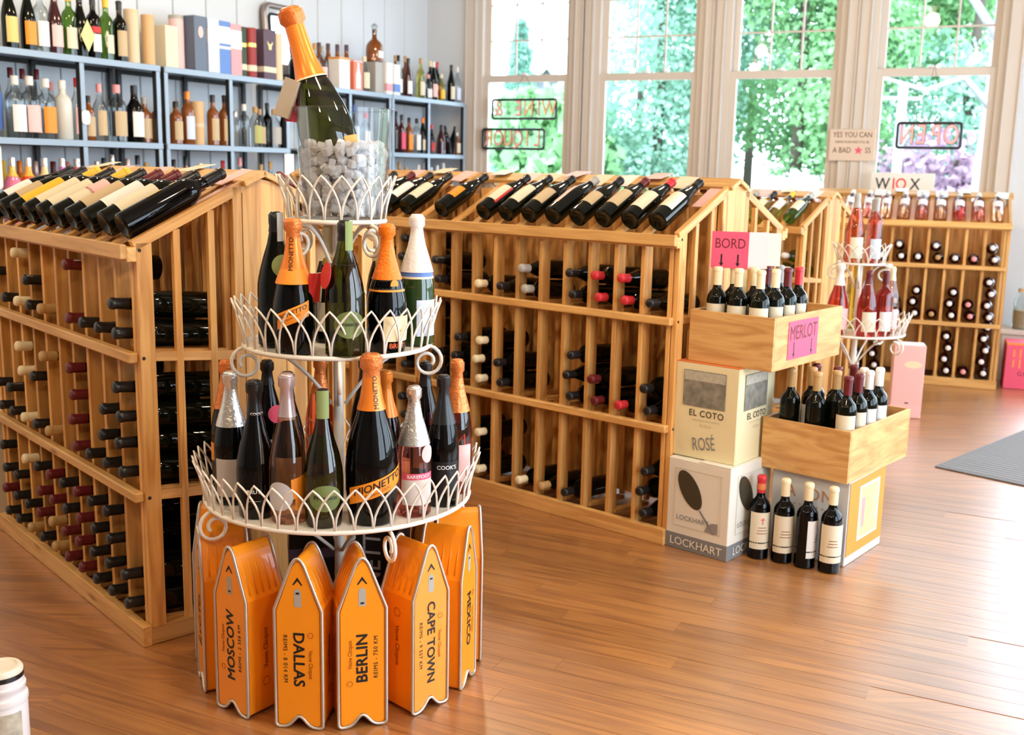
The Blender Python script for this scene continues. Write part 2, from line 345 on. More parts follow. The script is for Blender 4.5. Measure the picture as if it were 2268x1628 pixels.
po = bpy.data.objects.new('door_portal', pl); COL.objects.link(po); po.matrix_world = MW @ T(6.4, .2, HEAD / 2) @ RX(-90)
# right wall with shop glazing (out of the frame, put in for side daylight), wall behind the viewer
Cc = A + dW * 8.0
MR = frame(Cc - dL * 13.2, dL, nL)   # x towards the windows, y into the room
wr = st(put('wall_right', boxm(13.2, .16, .45, 0), WALLW, None, MR @ T(6.6, -.08, .225)))
put('wall_head', boxm(13.2, .16, CZ - 2.95, 0), WALLW, wr, T(0, 0, (2.95 + CZ) / 2 - .225))
GL = [(5.0, 7.2), (7.7, 9.9), (10.2, 12.4)]
e2 = [0] + [v for ab in GL for v in ab] + [13.2]
for k in range(0, len(e2), 2): put('wall_pier', boxm(e2[k + 1] - e2[k], .16, 2.5, 0), WALLW, wr, T((e2[k] + e2[k + 1]) / 2 - 6.6, 0, 1.25 + .45 - .225))
for k, (a, b) in enumerate(GL):
    wn = tag(thing('window_%d' % (k + 5), None, None, MR @ T(a, -.08, 0)), kind='structure')
    bx('pane', PANE, wn, .05, b - a - .05, -.003, .003, .5, 2.9, 0)
    for x0 in (0, (b - a) / 2 - .025, b - a - .05): bx('frame_bar', TRIM, wn, x0, x0 + .05, -.03, .03, .45, 2.95)
    pl = bpy.data.lights.new('portal', 'AREA'); pl.shape = 'RECTANGLE'; pl.size = b - a; pl.size_y = 2.5; pl.cycles.is_portal = True
    po = bpy.data.objects.new('window_portal', pl); COL.objects.link(po); po.matrix_world = MR @ T((a + b) / 2, -.2, 1.7) @ RX(90)
B2 = A - dL * 13; D2 = Cc - dL * 13; mid = (B2 + D2) / 2
ang = math.degrees(math.atan2(D2.y - B2.y, D2.x - B2.x))
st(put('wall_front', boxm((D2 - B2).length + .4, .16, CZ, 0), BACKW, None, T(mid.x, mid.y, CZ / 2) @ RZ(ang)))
def slab(name, z0, z1, m, grow=.12):
    c = (A + B2 + Cc + D2) / 4; P = [(p - c) * (1 + grow / 4) + c for p in (A, B2, D2, Cc)]
    vs = [(p.x, p.y, z0) for p in P] + [(p.x, p.y, z1) for p in P]
    return st(put(name, mesh(vs, [(0, 1, 2, 3), (7, 6, 5, 4)] + [(i, i + 4, (i + 1) % 4 + 4, (i + 1) % 4) for i in range(4)]), m))
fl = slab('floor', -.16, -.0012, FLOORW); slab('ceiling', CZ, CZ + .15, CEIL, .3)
# strip-oak planks in the part of the floor that is seen; the slab's own material carries on beyond
MF = T(0, 0, 0) @ RZ(-25.7)
PW = .083; planks = []
for j in range(-6, 72):
    y = .95 + (j - 20) * PW; x = -3.2 + random.random() * 1.2
    while x < 4.2:
        ln = random.choice((.95, 1.25, 1.6)); c = MF @ Vector((x + ln / 2, y, 0))
        dx = c.x / max(c.y, .1)
        if 2.0 < c.y < 6.4 and -.66 < dx < .62 and math.hypot(c.x, c.y) > 2.2: planks.append((c.y, x, y, ln))
        x += ln
planks.sort()
for _, x, y, ln in planks[:290]:
    put('floor_plank', boxm(ln - .0016, PW - .0016, .008, 0), FLOORW, fl, MF @ T(x + ln / 2, y, -.0040))
# ================================================================== outdoors
GRASS = mat('grass', (.06, .11, .045), .9, noise=.3, nscale=2); PAVE = mat('pale_asphalt', (.15, .15, .15), .9)
g = st(put('ground', boxm(160, 120, .2, 0), GRASS, None, MW @ T(10, 62, -.45)))
rd = st(put('road', boxm(160, 5, .02, 0), PAVE, None, MW @ T(10, 6.0, -.34)))
def leafmat(name, col):
    m = bpy.data.materials.new(name); m.use_nodes = True; nt = m.node_tree; b = nt.nodes['Principled BSDF']
    b.inputs['Roughness'].default_value = .7; b.inputs['Base Color'].default_value = (*col, 1)
    ge = nt.nodes.new('ShaderNodeNewGeometry'); hs = nt.nodes.new('ShaderNodeHueSaturation'); ma = nt.nodes.new('ShaderNodeMath')
    ma.operation = 'MULTIPLY_ADD'; nt.links.new(ge.outputs['Random Per Island'], ma.inputs[0]); ma.inputs[1].default_value = .45; ma.inputs[2].default_value = .75
    nt.links.new(ma.outputs[0], hs.inputs['Value']); hs.inputs['Color'].default_value = (*col, 1); nt.links.new(hs.outputs[0], b.inputs['Base Color'])
    tl = nt.nodes.new('ShaderNodeBsdfTranslucent'); nt.links.new(hs.outputs[0], tl.inputs[0])
    mx = nt.nodes.new('ShaderNodeMixShader'); mx.inputs[0].default_value = .35; out = nt.nodes['Material Output']
    nt.links.new(b.outputs[0], mx.inputs[1]); nt.links.new(tl.outputs[0], mx.inputs[2]); nt.links.new(mx.outputs[0], out.inputs[0])
    MATS[name] = m; return m
LF = [leafmat('spring_leaves', (.29, .53, .25)), leafmat('mint_leaves', (.31, .53, .40)), leafmat('deep_leaves', (.23, .42, .30))]
CON = leafmat('spruce_needles', (.26, .48, .38)); BLOS = leafmat('white_blossom', (.80, .70, .78)); PURP = leafmat('plum_leaves', (.40, .28, .36))
BARK = mat('grey_bark', (.26, .26, .27), .9, noise=.25, nscale=6, bump=.6); BARK2 = mat('brown_bark', (.07, .055, .04), .9)
def leaves(n, fn, s0, s1, rnd):
    vs, fs = [], []
    for _ in range(n):
        p = fn(rnd); s = rnd.uniform(s0, s1); u = Vector((rnd.gauss(0, 1), rnd.gauss(0, 1), rnd.gauss(0, 1))).normalized()
        v = u.orthogonal().normalized(); q = u.cross(v); a = rnd.random() * 6.28; v, q = v * math.cos(a) + q * math.sin(a), q * math.cos(a) - v * math.sin(a)
        i = len(vs); vs += [p + v * s, p + q * s * .6, p - v * s, p - q * s * .6]; fs.append((i, i + 1, i + 2, i + 3))
    return mesh(vs, fs, False, 'leaves')
def tree(x, y, h, rad, z0, m, label, n, seed, cone=False, bark=BARK2, leaf=(.10, .22), cat='tree', grp='trees across the road', tr=.14):
    rnd = random.Random(seed); t = thing('broadleaf_tree' if not cone else 'spruce_tree', label, cat, T(x, y, -.35), grp)
    put('trunk', tube([(0, 0, 0), (rnd.uniform(-.1, .1), 0, h * .4), (rnd.uniform(-.2, .2), rnd.uniform(-.2, .2), h * .85)], tr, 8, r1=tr * .3), bark, t)
    lob = [Vector((rnd.gauss(0, rad * .42), rnd.gauss(0, rad * .42), rnd.uniform(z0 + rad * .3, h - rad * .4))) for _ in range(16)]
    def fb(r):
        c = r.choice(lob); d = Vector((r.gauss(0, 1), r.gauss(0, 1), r.gauss(0, 1))).normalized(); return c + d * rad * .55 * (.55 + .45 * r.random()) * Vector((1, 1, .9)).length / 1.65
    def fc(r):
        f = r.random() ** .7; z = h - (h - z0) * f; k = (.35 + .65 * abs(math.sin(z * 5.2 + .6))) ; a = r.random() * 6.28; q = rad * f * k * (.5 + .5 * r.random()) + .05
        return Vector((math.cos(a) * q, math.sin(a) * q, z - q * .25))
    tag(put('foliage', leaves(n, fc if cone else fb, leaf[0], leaf[1], rnd), m, t), kind='stuff')
    return t
tree(.05, 26.0, 5.1, 1.0, .4, CON, 'small pointed spruce standing free against the white sky', 2600, 1, True)
tree(1.75, 25.6, 5.4, 1.2, .4, CON, 'taller spruce partly behind the first window frame', 2600, 2, True)
tree(.75, 19.6, 3.3, 1.0, .3, LF[0], 'round light green bush behind the wine and liquor sign', 3000, 3)
for k, (x, y, h, rad, mm, lb) in enumerate([
    (2.55, 20.5, 8.6, 1.5, 1, 'mint green broadleaf tree filling the second window'), (3.75, 22.0, 9.2, 1.7, 2, 'darker green tree between the second and third windows'),
    (4.9, 19.5, 8.4, 1.6, 0, 'bright yellow-green tree in the third window'), (6.3, 20.2, 9.0, 1.7, 0, 'bright green tree right of centre in the third window'),
    (7.6, 18.8, 8.8, 1.7, 1, 'mint green tree behind the hanging open sign'), (8.35, 20.5, 9.2, 1.5, 0, 'light green tree at the right of the fourth window'),
    (3.0, 27.5, 10.5, 2.3, 2, 'tall back row tree behind the second window'), (6.0, 28.5, 11.0, 2.6, 1, 'tall back row tree behind the third window'),
    (9.0, 28.5, 11.0, 2.4, 2, 'tall back row tree behind the fourth window')]):
    tree(x, y, h, rad, .2, LF[mm], lb, 17000, 20 + k, leaf=(.035, .085))
tree(4.25, 16.2, 1.75, .62, .2, BLOS, 'flowering shrub with white and pink blossom under the third window', 2200, 50, leaf=(.05, .10), cat='shrub', grp='shrubs by the road')
tree(6.35, 16.0, 2.35, .85, .3, PURP, 'plum coloured shrub below the open sign', 2600, 51, leaf=(.05, .11), cat='shrub', grp='shrubs by the road')
tree(.2, 17.5, 1.25, .55, .1, BLOS, 'low pale shrub at the bottom of the first window', 1400, 52, leaf=(.05, .1), cat='shrub', grp='shrubs by the road')
tree(2.35, 17.0, 1.3, .7, .1, LF[1], 'low mint shrub at the bottom of the second window', 1800, 53, leaf=(.05, .1), cat='shrub', grp='shrubs by the road')
t = thing('bare_trunk', 'thick pale grey tree trunk right of the open sign', 'tree', T(5.50, 13.0, -.35))
put('trunk', tube([(0, 0, -.1), (.06, 0, 1.2), (.14, .05, 2.6), (.2, .1, 4.2), (.3, .2, 7)], .19, 12, r1=.13), BARK, t)
put('branch', tube([(.1, 0, 2.5), (-.3, 0, 2.9), (-.7, .1, 2.75), (-1.2, .2, 2.9)], .05, 7, r1=.02), BARK, t)
put('branch', tube([(.16, 0, 3.2), (-.5, .2, 4.2), (-1.0, .3, 5.4)], .06, 7, r1=.02), BARK, t)
t = thing('utility_pole', 'thin pale utility pole outside the fourth window', 'pole', T(5.02, 14.5, -.35))
put('shaft', tube([(0, 0, 0), (0, 0, 2.95)], .065, 8), BARK, t); bar('crossarm', BARK, t, (-.25, 0, 2.75), (.25, 0, 2.75), .05, .05)
RWS = mat('marker_red', (.30, .02, .015), .5); RWW = mat('marker_white', (.25, .25, .25), .5)
t = thing('marker_stake', 'red and white banded marker stake outside the second window', 'stake', T(2.06, 12.3, -.35) @ RY(3))
for k in range(9): put('band', lathe([(0, 0), (.016, 0), (.016, .26), (0, .26)], 8, 'band'), RWS if k in (8, 5, 3) else RWW, t, T(0, 0, k * .26))
t = thing('house', 'grey clapboard house with white gable trim behind the trees', 'house', T(.35, 38, -.35) @ RZ(12))
GREYW = mat('grey_clapboard', (.16, .165, .19), .8)
put('wall', boxm(2.6, 5, 3.6, 0), GREYW, t, T(0, 0, 1.8)); put('gable', prism([(-1.3, 0), (1.3, 0), (0, 1.3)], -2.5, 2.5), GREYW, t, T(0, 0, 3.6))
put('corner_board', boxm(.5, .1, 4.2, 0), WHITEP, t, T(-.25, -2.56, 2.1))
for s in (-1, 1): bar('roof', WHITEP, t, (s * 1.55, 0, 3.4), (0, 0, 4.98), 5.4, .14)
for s in (-.6, .75): put('window', boxm(.6, .08, 1.0, 0), BLACKM, t, T(s, -2.54, 1.9))
# ================================================================== ceiling lamps (all above the frame)
LAMPS = [(-2.0, .9), (-.6, .2), (.9, .5), (-3.0, 2.6), (-1.5, 4.4), (.15, 2.1), (1.3, 2.9), (-.3, 6.4), (1.5, 5.6)]
BULB = mat('bulb', (1, .82, .55), .4, emit=14); SHADE = mat('lamp_shade', (.75, .72, .66), .4)
WHERE = ('left of the viewer', 'above the viewer', 'right of the viewer', 'left of the left rack', 'between left rack and shelves', 'over the aisle before the middle rack', 'over the stacked cartons', 'before the corner shelves', 'over the white wine rack')
for k, (x, y) in enumerate(LAMPS):
    t = thing('pendant_lamp', 'white pendant lamp with a warm bulb, ' + WHERE[k], 'lamp', T(x, y, CZ), 'ceiling pendants')
    put('cord', tube([(0, 0, 0), (0, 0, -.28)], .004, 6), BLACKM, t)
    put('shade', lathe([(.02, -.26), (.05, -.29), (.13, -.40), (.125, -.40), (.045, -.295), (.015, -.27)], 18, 'shade'), SHADE, t)
    put('bulb', lathe([(0, -.45), (.025, -.44), (.04, -.41), (.03, -.37), (.014, -.33), (0, -.33)], 12, 'bulb'), BULB, t)
    l = bpy.data.lights.new('pendant_light', 'POINT'); l.energy = LAMP_W; l.color = LAMP_C; l.shadow_soft_size = .07
    lo = bpy.data.objects.new('pendant_light', l); COL.objects.link(lo); lo.location = (x, y, CZ - .52)
# ================================================================== wine racks
L0, PIT = 1.34, .1243
BRN_ = mat('screw_dark', (.02, .012, .008), .6)
SLOPE = 26.7; LEV = (.875, .466, .062); TILT = 4.6
def colx(c): return -(.045 + PIT * (c + .5)) + .0095
def rack_half(t, M, back=False):
    def b(name, m, x0, x1, y0, y1, z0, z1, ch=.0015):
        return put(name, boxm(x1 - x0, y1 - y0, z1 - z0, ch), m, t, M @ T((x0 + x1) / 2, (y0 + y1) / 2, (z0 + z1) / 2))
    def br(name, m, p, q, w, h):
        return bar(name, m, t, p, q, w, h, pre=M)
    for x0 in (-.022, -L0):
        b('post', W_V, x0, x0 + .022, .006, .052, .05, 1.184); b('post', W_V, x0, x0 + .022, .300, .330, .05, 1.338)
        br('sloped_rail', W_D, (x0 + .011, .0, 1.175), (x0 + .011, .35, 1.346), .022, .03)
        for z in LEV[:2]: br('side_rail', W_D, (x0 + .010, .05, z - .014), (x0 + .010, .302, z - .014 - .0205), .016, .028)
        for y in (.116, .222): b('side_slat', W_V, x0 + .001, x0 + .019, y, y + .021, .05, 1.168 + .49 * (y + .01) - .01)
        b('base_side', W_D, x0, x0 + .022, .0, .395, 0, .055)
    for z in (1.163, LEV[0] - .016, LEV[1] - .016): put('screw_hole', lathe([(0, 0), (.0052, 0), (.0052, .0012), (0, .0012)], 10, 'screw'), BRN_, t, M @ T(.0, .016, z) @ RY(90))
    b('base_board', W_H, -L0 - .004, .004, -.022, .004, 0, .062)
    for z in LEV[:2]: b('shelf_rail', W_H, -L0, -.012, -.022, .006, z - .03, z, .004)
    b('tray_lip', W_H, -L0 - .004, .004, -.040, -.022, 1.140, 1.181, .002)
    b('tray_ledge', W_H, -L0 - .004, .004, -.022, .006, 1.132, 1.172, .002)
    for k in range(11):
        x = -.045 - PIT * k + .0095
        b('slat', W_V, x - .0095, x + .0095, .006, .058, .05, 1.150); b('rear_slat', W_V, x - .0095, x + .0095, .280, .300, .05, 1.29)
        if 0 < k < 10: br('display_strip', W_D, (x, .006, 1.168), (x, .345, 1.337), .034, .014)
        for z in LEV: br('runner', W_D, (x, .044, z - .004), (x, .285, z - .004 - .0195), .034 if k not in (0, 10) else .028, .016)
    for k in range(10):
        x = -.045 - PIT * (k + .5); b('back_board', W_V, x - .061, x + .061, .331, .339, .05, 1.315, .001)
def rack(label, M, two=True):
    t = thing('wine_rack', label, 'wine rack', M, 'double-sided pine wine racks')
    rack_half(t, I4)
    if two: rack_half(t, T(-L0, .80, 0) @ RZ(180))
    for x0 in (-.018, -L0):
        for (y0, y1, za, zb) in ((.332, .385, 1.338, 1.362), (.385, .440, 1.362, 1.352), (.440, .468, 1.352, 1.338)):
            o = put('end_board', prism([(y0, 0), (y1, 0), (y1, zb), (y0, za)], -.009, .009), W_V, t, T(x0 + .009, 0, 0) @ RZ(90))
    for s in (1, -1):
        bar('ridge_cap', W_H, t, (-L0 / 2, .40 - s * .066, 1.347), (-L0 / 2, .40 - s * -.004, 1.379), L0 + .03, .017)
    return t
def display(M, c, capk, labs, glass=DARKG, kind='bordeaux', label='', group='', h=.325, r=.040, y0=.012, twist=0, cap_len=.17):
    z = 1.173 + .499 * y0 + .0075
    base = M @ T(colx(c), y0, z) @ RX(SLOPE - 90) @ T(0, -r - .001, 0) @ RZ(twist)
    return bottle('wine_bottle', label, 'wine bottle', base, kind, h, r, glass, CAPS[capk], cap_len, labs, group)
def stackz(M, c, lev, n, x=0, prot=.032, r=.037):
    z = LEV[lev] + .006 + n * .083; y0 = .268 - prot
    return M @ T(colx(c) + x, .268, z - .0215) @ RX(90 - TILT) @ T(0, 0, 0) @ T(0, .0405, .0 + prot - .032)
LEVN = ('upper', 'middle', 'bottom')
def cubby(M, spec, rackname, group, glass=DARKG, kinds=('bordeaux',), prot=.032, tip=None):
    """spec: {level: {column: 'caps from the bottom up'}}"""
    for lev, cols in spec.items():
        for c, caps in cols.items():
            for n, k in enumerate(caps):
                if k == '-': continue
                x = (-1) ** n * .010 if len(caps) > 1 else 0
                lb = '%s-capped bottle in %s, %s shelf, %s column from corner, %s up' % (CAPN[k], rackname, LEVN[lev], ORD[c], ORD[n])
                bottle('wine_bottle', lb, 'wine bottle', stackz(M, c, lev, n, x, prot), kinds[(n + c) % len(kinds)], .30, .0400, glass, CAPS[k], .17, None, group, 16)
ML1 = T(-1.05, 2.981) @ RZ(-48.4); MC1 = T(.602, 3.955) @ RZ(-40.7)
MC2 = MC1 @ T(-L0 - .004, 0, 0)
ms = lambda M, s: M @ Matrix.Diagonal((s, s, s, 1))
MS2 = T(1.62, 6.10) @ RZ(-40.7) @ Matrix.Diagonal((.945, .945, .945, 1)); MFR = T(3.27, 7.165) @ RZ(-21) @ Matrix.Diagonal((.945, .945, .945, 1))
rack('pine wine rack at the left with rows of necks facing the aisle', ML1)
rack('pine wine rack in the middle, its near end beside the cartons', MC1)
rack('second pine rack joined to the middle one, behind the orange tins', MC2)
rack('pine rack with white wines standing behind the middle rack', MS2)
rack('pine rack of rose wines under the far windows', MFR)
GLB, GCB = 'display bottles on the left rack', 'display bottles on the middle rack'
fl_ = lambda m, a=62, z0=.17, z1=.52: (z0, z1, -a, a, m)
LD = [('k', [(.30, .44, -9, 9, GOLD), (.52, .57, -9, 9, GOLD)], 'black bottle with gold print and no paper label, nearest the corner'),
      ('k', [fl_(CREAM, 60, .16, .56)], 'bottle with a tall cream label, next to the black one'),
      ('d', [fl_(WHITEP, 60, .2, .6)], 'white-labelled bottle with dark red capsule, third from the corner'),
      ('d', [fl_(TANP, 60, .16, .58)], 'tan-labelled bottle with dark red capsule'),
      ('k', [fl_(PALEPINK, 60, .40, .60), (.20, .40, -60, 60, CREAM), (.39, .42, -60, 60, REDP)], 'cream and pink label with a red stripe'),
      ('y', [(.12, .58, -60, -20, YELLOWP), (.12, .58, -20, 60, CREAM)], 'yellow-edged label and yellow capsule, sixth from the corner'),
      ('k', [fl_(CREAM, 60, .14, .60)], 'plain cream label with black capsule between two yellow capsules'),
      ('y', [(.12, .58, -60, 60, YELLOWP)], 'all-yellow label with yellow capsule'),
      ('k', [fl_(TANP, 55, .2, .48)], 'tan script label with long black neck'),
      ('k', [fl_(WHITEP, 55, .2, .5)], 'pale label, last bottle at the left edge')]
for c, (k, lb, s) in enumerate(LD):
    display(ML1 @ T(.040 - .0062 * c, 0, 0), c, k, lb, BLACKG if c == 0 else DARKG, 'burgundy' if c in (8, 9) else 'bordeaux', 'bottle on left rack: ' + s, GLB, h=.345 if c == 0 else .325, r=.0405, cap_len=.19)
CD = [('k', [fl_(CREAM, 58, .18, .52)], 'square cream label, nearest the corner'), ('r', [fl_(CREAM, 58, .15, .52)], 'cream label and bright red capsule'),
      ('d', [fl_(TANP, 58, .2, .55)], 'beige label and dark red capsule'), ('k', [fl_(TANP, 58, .2, .46)], 'olive-tan label, fourth from the corner'),
      ('g', [(.15, .6, -40, 10, PALEPINK)], 'narrow pinkish label and grey capsule'), ('k', [fl_(TANP, 58, .18, .50)], 'tan label, sixth from the corner'),
      ('k', [fl_(CREAM, 58, .18, .58)], 'long beige label, seventh from the corner'), ('k', [fl_(CREAM, 58, .18, .55), (.16, .56, 48, 62, REDP)], 'beige label edged in dark red'),
      None, ('k', [fl_(ORANGEP, 52, .22, .46)], 'bright orange label, standing alone after a gap')]
for c, d in enumerate(CD):
    if d: display(MC1, c, d[0], d[1], DARKG, 'burgundy', 'bottle on middle rack top: ' + d[2], GCB, cap_len=.15)
for c, (k, m, s) in enumerate([('k', CREAM, 'cream label, right of the white-foil bottle'), ('k', WHITEP, 'white label, second on the joined rack'), ('d', TANP, 'long brown neck and tan label'), ('k', CREAM, 'cream label behind the ice bucket'), ('r', CREAM, 'red capsule behind the ice bucket')]):
    display(MC2, c, k, [fl_(m, 58, .16, .54)], DARKG, 'burgundy', 'bottle on the joined rack top: ' + s, GCB)
for c, (g_, k, m, s) in enumerate([(BRIGHTG, 'g', CREAM, 'green glass, cream label, nearest the end'), (WHITEWG, 'y', WHITEP, 'straw-yellow wine with white label'), (WHITEWG, 'k', CREAM, 'straw wine, third from the end'), (BRIGHTG, 'g', WHITEP, 'green glass with white label, fourth from the end')]):
    display(MS2, c, k, [fl_(m, 55, .2, .52)], g_, 'burgundy', 'white wine bottle on the rack behind: ' + s, 'white wines on display')
MC1b = MC1 @ T(-L0, .80, 0) @ RZ(180)
display(MC1b, 9, 'g', [fl_(WHITEP, 55, .2, .5)], WHITEWG, 'burgundy', 'pale white wine bottle on the far slope of the middle rack end', 'white wines on display')
ML1b = ML1 @ T(-L0, .80, 0) @ RZ(180)
for c, k in ((9, 'd'), (8, 'k')):
    display(ML1b, c, k, [fl_(TANP, 55, .2, .5)], BURG, 'bordeaux', 'brown-tinted bottle on the far slope of the left rack, %s from its end' % ORD[9 - c], GLB)
for c in range(9):
    g_, k = [(PEACHG, 'w'), (ROSEG, 'w'), (REDROSE, 'w'), (PEACHG, 'w'), (ROSEG, 'w'), (PEACHG, 'w'), (PEACHG, 'w'), (ROSEG, 'w'), (PEACHG, 'w')][c]
    display(MFR, c, k, [fl_(WHITEP, 50, .25, .5)], g_, 'bordeaux', 'rose wine bottle on the far rack top, %s from its right end' % ORD[c], 'rose wines on display')
cubby(ML1, {0: {0: 'kk', 1: 'k', 2: 'k', 3: 'd-d', 5: 't', 6: 'kk', 7: 'c-c', 8: 'k', 9: '-k'},
            1: {0: 'kkkk', 1: 'kkk', 2: 'k', 3: 'dddd', 5: 't--t', 6: 'k-k', 7: 'c-cc', 8: 'kk', 9: 'kk'},
            2: {0: 'kk', 1: 'kkkk', 2: 'kkkk', 3: 'dddd', 4: 'ddkk', 5: 'ttdd', 6: 'kddk', 7: 'tk-c', 8: 'kkk', 9: 'kdkk'}},
      'the left rack', 'bottles lying in the left rack', DARKG, ('bordeaux', 'burgundy'), .036)
cubby(MC1, {0: {0: 'k', 1: 'rr', 2: 'rr', 3: 'kk', 5: 'gg', 6: 'k', 7: 'c', 9: 'kk'},
            1: {0: 'kk', 1: 'r', 2: 'dd', 3: 'kkk', 6: 'kk', 7: 'ccc', 8: 'kkk', 9: 'kk'},
            2: {0: 'kkk', 3: 'k', 4: 't', 5: 'c', 7: 'c-c', 8: 'kkk', 9: 'k'}},
      'the middle rack', 'bottles lying in the middle rack', DARKG, ('burgundy', 'bordeaux'), .040)
cubby(MC2, {0: {0: 'kkk', 1: 'kk', 2: 'kk'}, 1: {0: 'kkkk', 1: 'kkk', 2: 'kk'}, 2: {0: 'kkkk', 1: 'kkk'}}, 'the joined rack', 'bottles lying in the joined rack', DARKG, ('burgundy',), .03)
cubby(MFR, {0: {0: 'ww', 1: 'p', 2: 'w', 3: 'tw', 4: 'w', 5: 'ww', 6: 'w'}, 1: {0: 'wwww', 1: 'pp', 2: 'www', 3: 't', 4: 'www', 5: 'ww'},
            2: {0: 'wwwww', 1: 'p', 2: 'wwww', 4: 'w', 6: 'wwww', 7: 'ww'}}, 'the far rack', 'rose bottles lying in the far rack', BURG, ('bordeaux',), .02)
cubby(MS2, {0: {0: 'ww', 1: 'k', 2: 'g'}, 1: {0: 'kw', 1: 'kk'}}, 'the white wine rack', 'bottles lying in the white wine rack', BRIGHTG, ('burgundy',), .03)
# price cards lying on the ridge caps
def cards(M, xs, rackname, mats):
    for k, x in enumerate(xs):
        m = mats[k % len(mats)]; nm = 'pink-edged' if m is PALEPINK else ('buff' if m is CREAM else 'white')
        c = tag(put('price_card', boxm(.085, .11, .0016, 0), m, None, M @ (T(-x, .352, 1.3655) @ RX(24) if k % 3 != 1 else T(-x, .385, 1.388) @ RX(12)) @ RZ((k * 37) % 13 - 6)), '%s price card on the ridge of %s, %s from its near end' % (nm, rackname, ORD[k]), 'price card', 'price cards on the rack ridges')
cards(ML1, (.10, .42, .66, .98, 1.2), 'the left rack', (PALEPINK, CREAM, PALEPINK))
cards(MC1, (.22, .36, .50, .63, .78, .90, 1.02, 1.2), 'the middle rack', (CREAM, PALEPINK, WHITEP, CREAM, PALEPINK))
cards(MC2, (.08, .24, .42), 'the joined rack', (PALEPINK, CREAM))
cards(MS2, (.12, .30, .46, .60, .76), 'the white wine rack', (WHITEP, CREAM, PALEPINK))
cards(MFR, (.06, .32, .47, .60, .75, .9), 'the far rack', (WHITEP,))
for M, nm in ((ML1, 'left'), (MC1, 'middle')):
    tag(put('price_card', boxm(.07, .15, .0016, 0), PALEPINK, None, M @ T(-.045, .265, 1.3115) @ RX(SLOPE)), 'red and white price card lying on the sloping end of the %s rack' % nm, 'price card', 'price cards on the rack ridges')
# ================================================================== wall shelving with spirits
SP = Vector((-2.517, 5.708))
def onshelf(t, dep, z): p = SP + dL * t + nL * dep; return T(p.x, p.y, z) @ RZ(-math.degrees(aL) + 90 - 0)
# shelf frame: x along dL?  local -Y must face the room
MSH = Matrix(((dL.x, nL.x, 0, SP.x), (dL.y, nL.y, 0, SP.y), (0, 0, 1, 0), (0, 0, 0, 1)))
def ws(t, dep, z, face=0): return MSH @ T(t, dep, z) @ RZ(face)
SHZ = (1.953, 1.508, 1.063, .618, .17)
for k, (t0, t1, tm) in enumerate([(-.76, .915, (.075 - .28, .349)), (.948, 2.09, (1.517,)), (2.24, 3.34, (2.80,)), (3.352, 4.50, (3.90,))]):
    t = thing('shelf_unit', ['steel shelf unit holding green bottles, at the left edge', 'steel shelf unit with cartons on top, left of the tilted bottle', 'steel shelf unit behind the glass ice bucket', 'steel shelf unit in the corner beside the windows'][k], 'shelf', ws(t0, 0, 0), 'steel wall shelving')
    W = t1 - t0
    for x in (0, W - .03) + tuple(v - t0 - .015 for v in tm):
        bx('upright', STEEL, t, x, x + .030, 0, .004, 0, SHZ[0]); bx('upright', BLACKM, t, x, x + .004, .004, .034, 0, SHZ[0])
        bx('rear_upright', BLACKM, t, x, x + .03, .378, .40, 0, SHZ[0] + .0)
    for z in SHZ:
        s = bx('shelf', STEEL, t, 0, W, .0, .40, z - .008, z); put('shelf_edge', boxm(W, .006, .034), STEEL, s, T(0, -.203, -.013))
        put('shelf_edge', boxm(W, .006, .03), BLACKM, s, T(0, .196, -.015))
CARD = {}
def cm(name, col, rough=.5): return mat(name, col, rough)
SHELFG = 'spirits on the wall shelves'
names_used = {}
def ulabel(s):
    names_used[s] = names_used.get(s, 0) + 1
    return s
def carton(lbl, t, z, w, d, h, m, bands=(), dep=.06, lid=None):
    o = thing('gift_carton', ulabel(lbl), 'carton', ws(t, dep + d / 2, z), 'gift cartons on the top shelf')
    put('box', boxm(w, d, h, .002), m, o, T(0, 0, h / 2))
    for (f0, f1, bm_) in bands: put('printed_band', boxm(w + .0016, d + .0016, h * (f1 - f0), .0005), bm_, o, T(0, 0, h * (f0 + f1) / 2))
    return o
def canister(lbl, t, z, r, h, m, bands=(), dep=.06, lid=None):
    o = thing('gift_canister', ulabel(lbl), 'canister', ws(t, dep + r, z), 'gift canisters on the shelves')
    put('tube', lathe([(0, 0), (r, 0), (r, h * .93), (0, h * .93)], 18, ('can', r, h)), m, o)
    put('lid', lathe([(0, h * .93), (r * 1.012, h * .93), (r * 1.012, h - .003), (r * .97, h), (0, h)], 18, ('canl', r, h)), lid or m, o)
    for (f0, f1, bm_) in bands: put('printed_band', lathe([(r + .0008, h * f0), (r + .0008, h * f1)], 18, ('cb', r, h, f0, f1)), bm_, o)
    return o
def sp(lbl, t, z, kind, h, r, glass, cap, labs, dep=.09, cat='liquor bottle', cap_len=.14, capr=1.06, face=0, grp=SHELFG):
    return bottle('liquor_bottle', ulabel(lbl), cat, ws(t, dep, z, face), kind, h, r, glass, cap, cap_len, labs, grp, 14, capr=capr)
Z1, Z2, Z3 = SHZ[0], SHZ[1], SHZ[2]
fr = lambda z0, z1, m, a=60: (z0, z1, -a, a, m)
DBLUE = cm('slate_card', (.13, .17, .24)); LBLUE = cm('ice_blue_card', (.62, .70, .85)); MBLUE = cm('blue_card', (.12, .25, .60)); PINKC = cm('rose_card', (.72, .35, .38))
DGRN = cm('bottle_green_card', (.02, .06, .03)); MAROON = cm('maroon_card', (.30, .03, .03)); BRN = cm('plum_card', (.10, .06, .09)); TANC = cm('kraft_card', (.66, .42, .20)); PTAN = cm('pale_kraft_card', (.74, .56, .36))
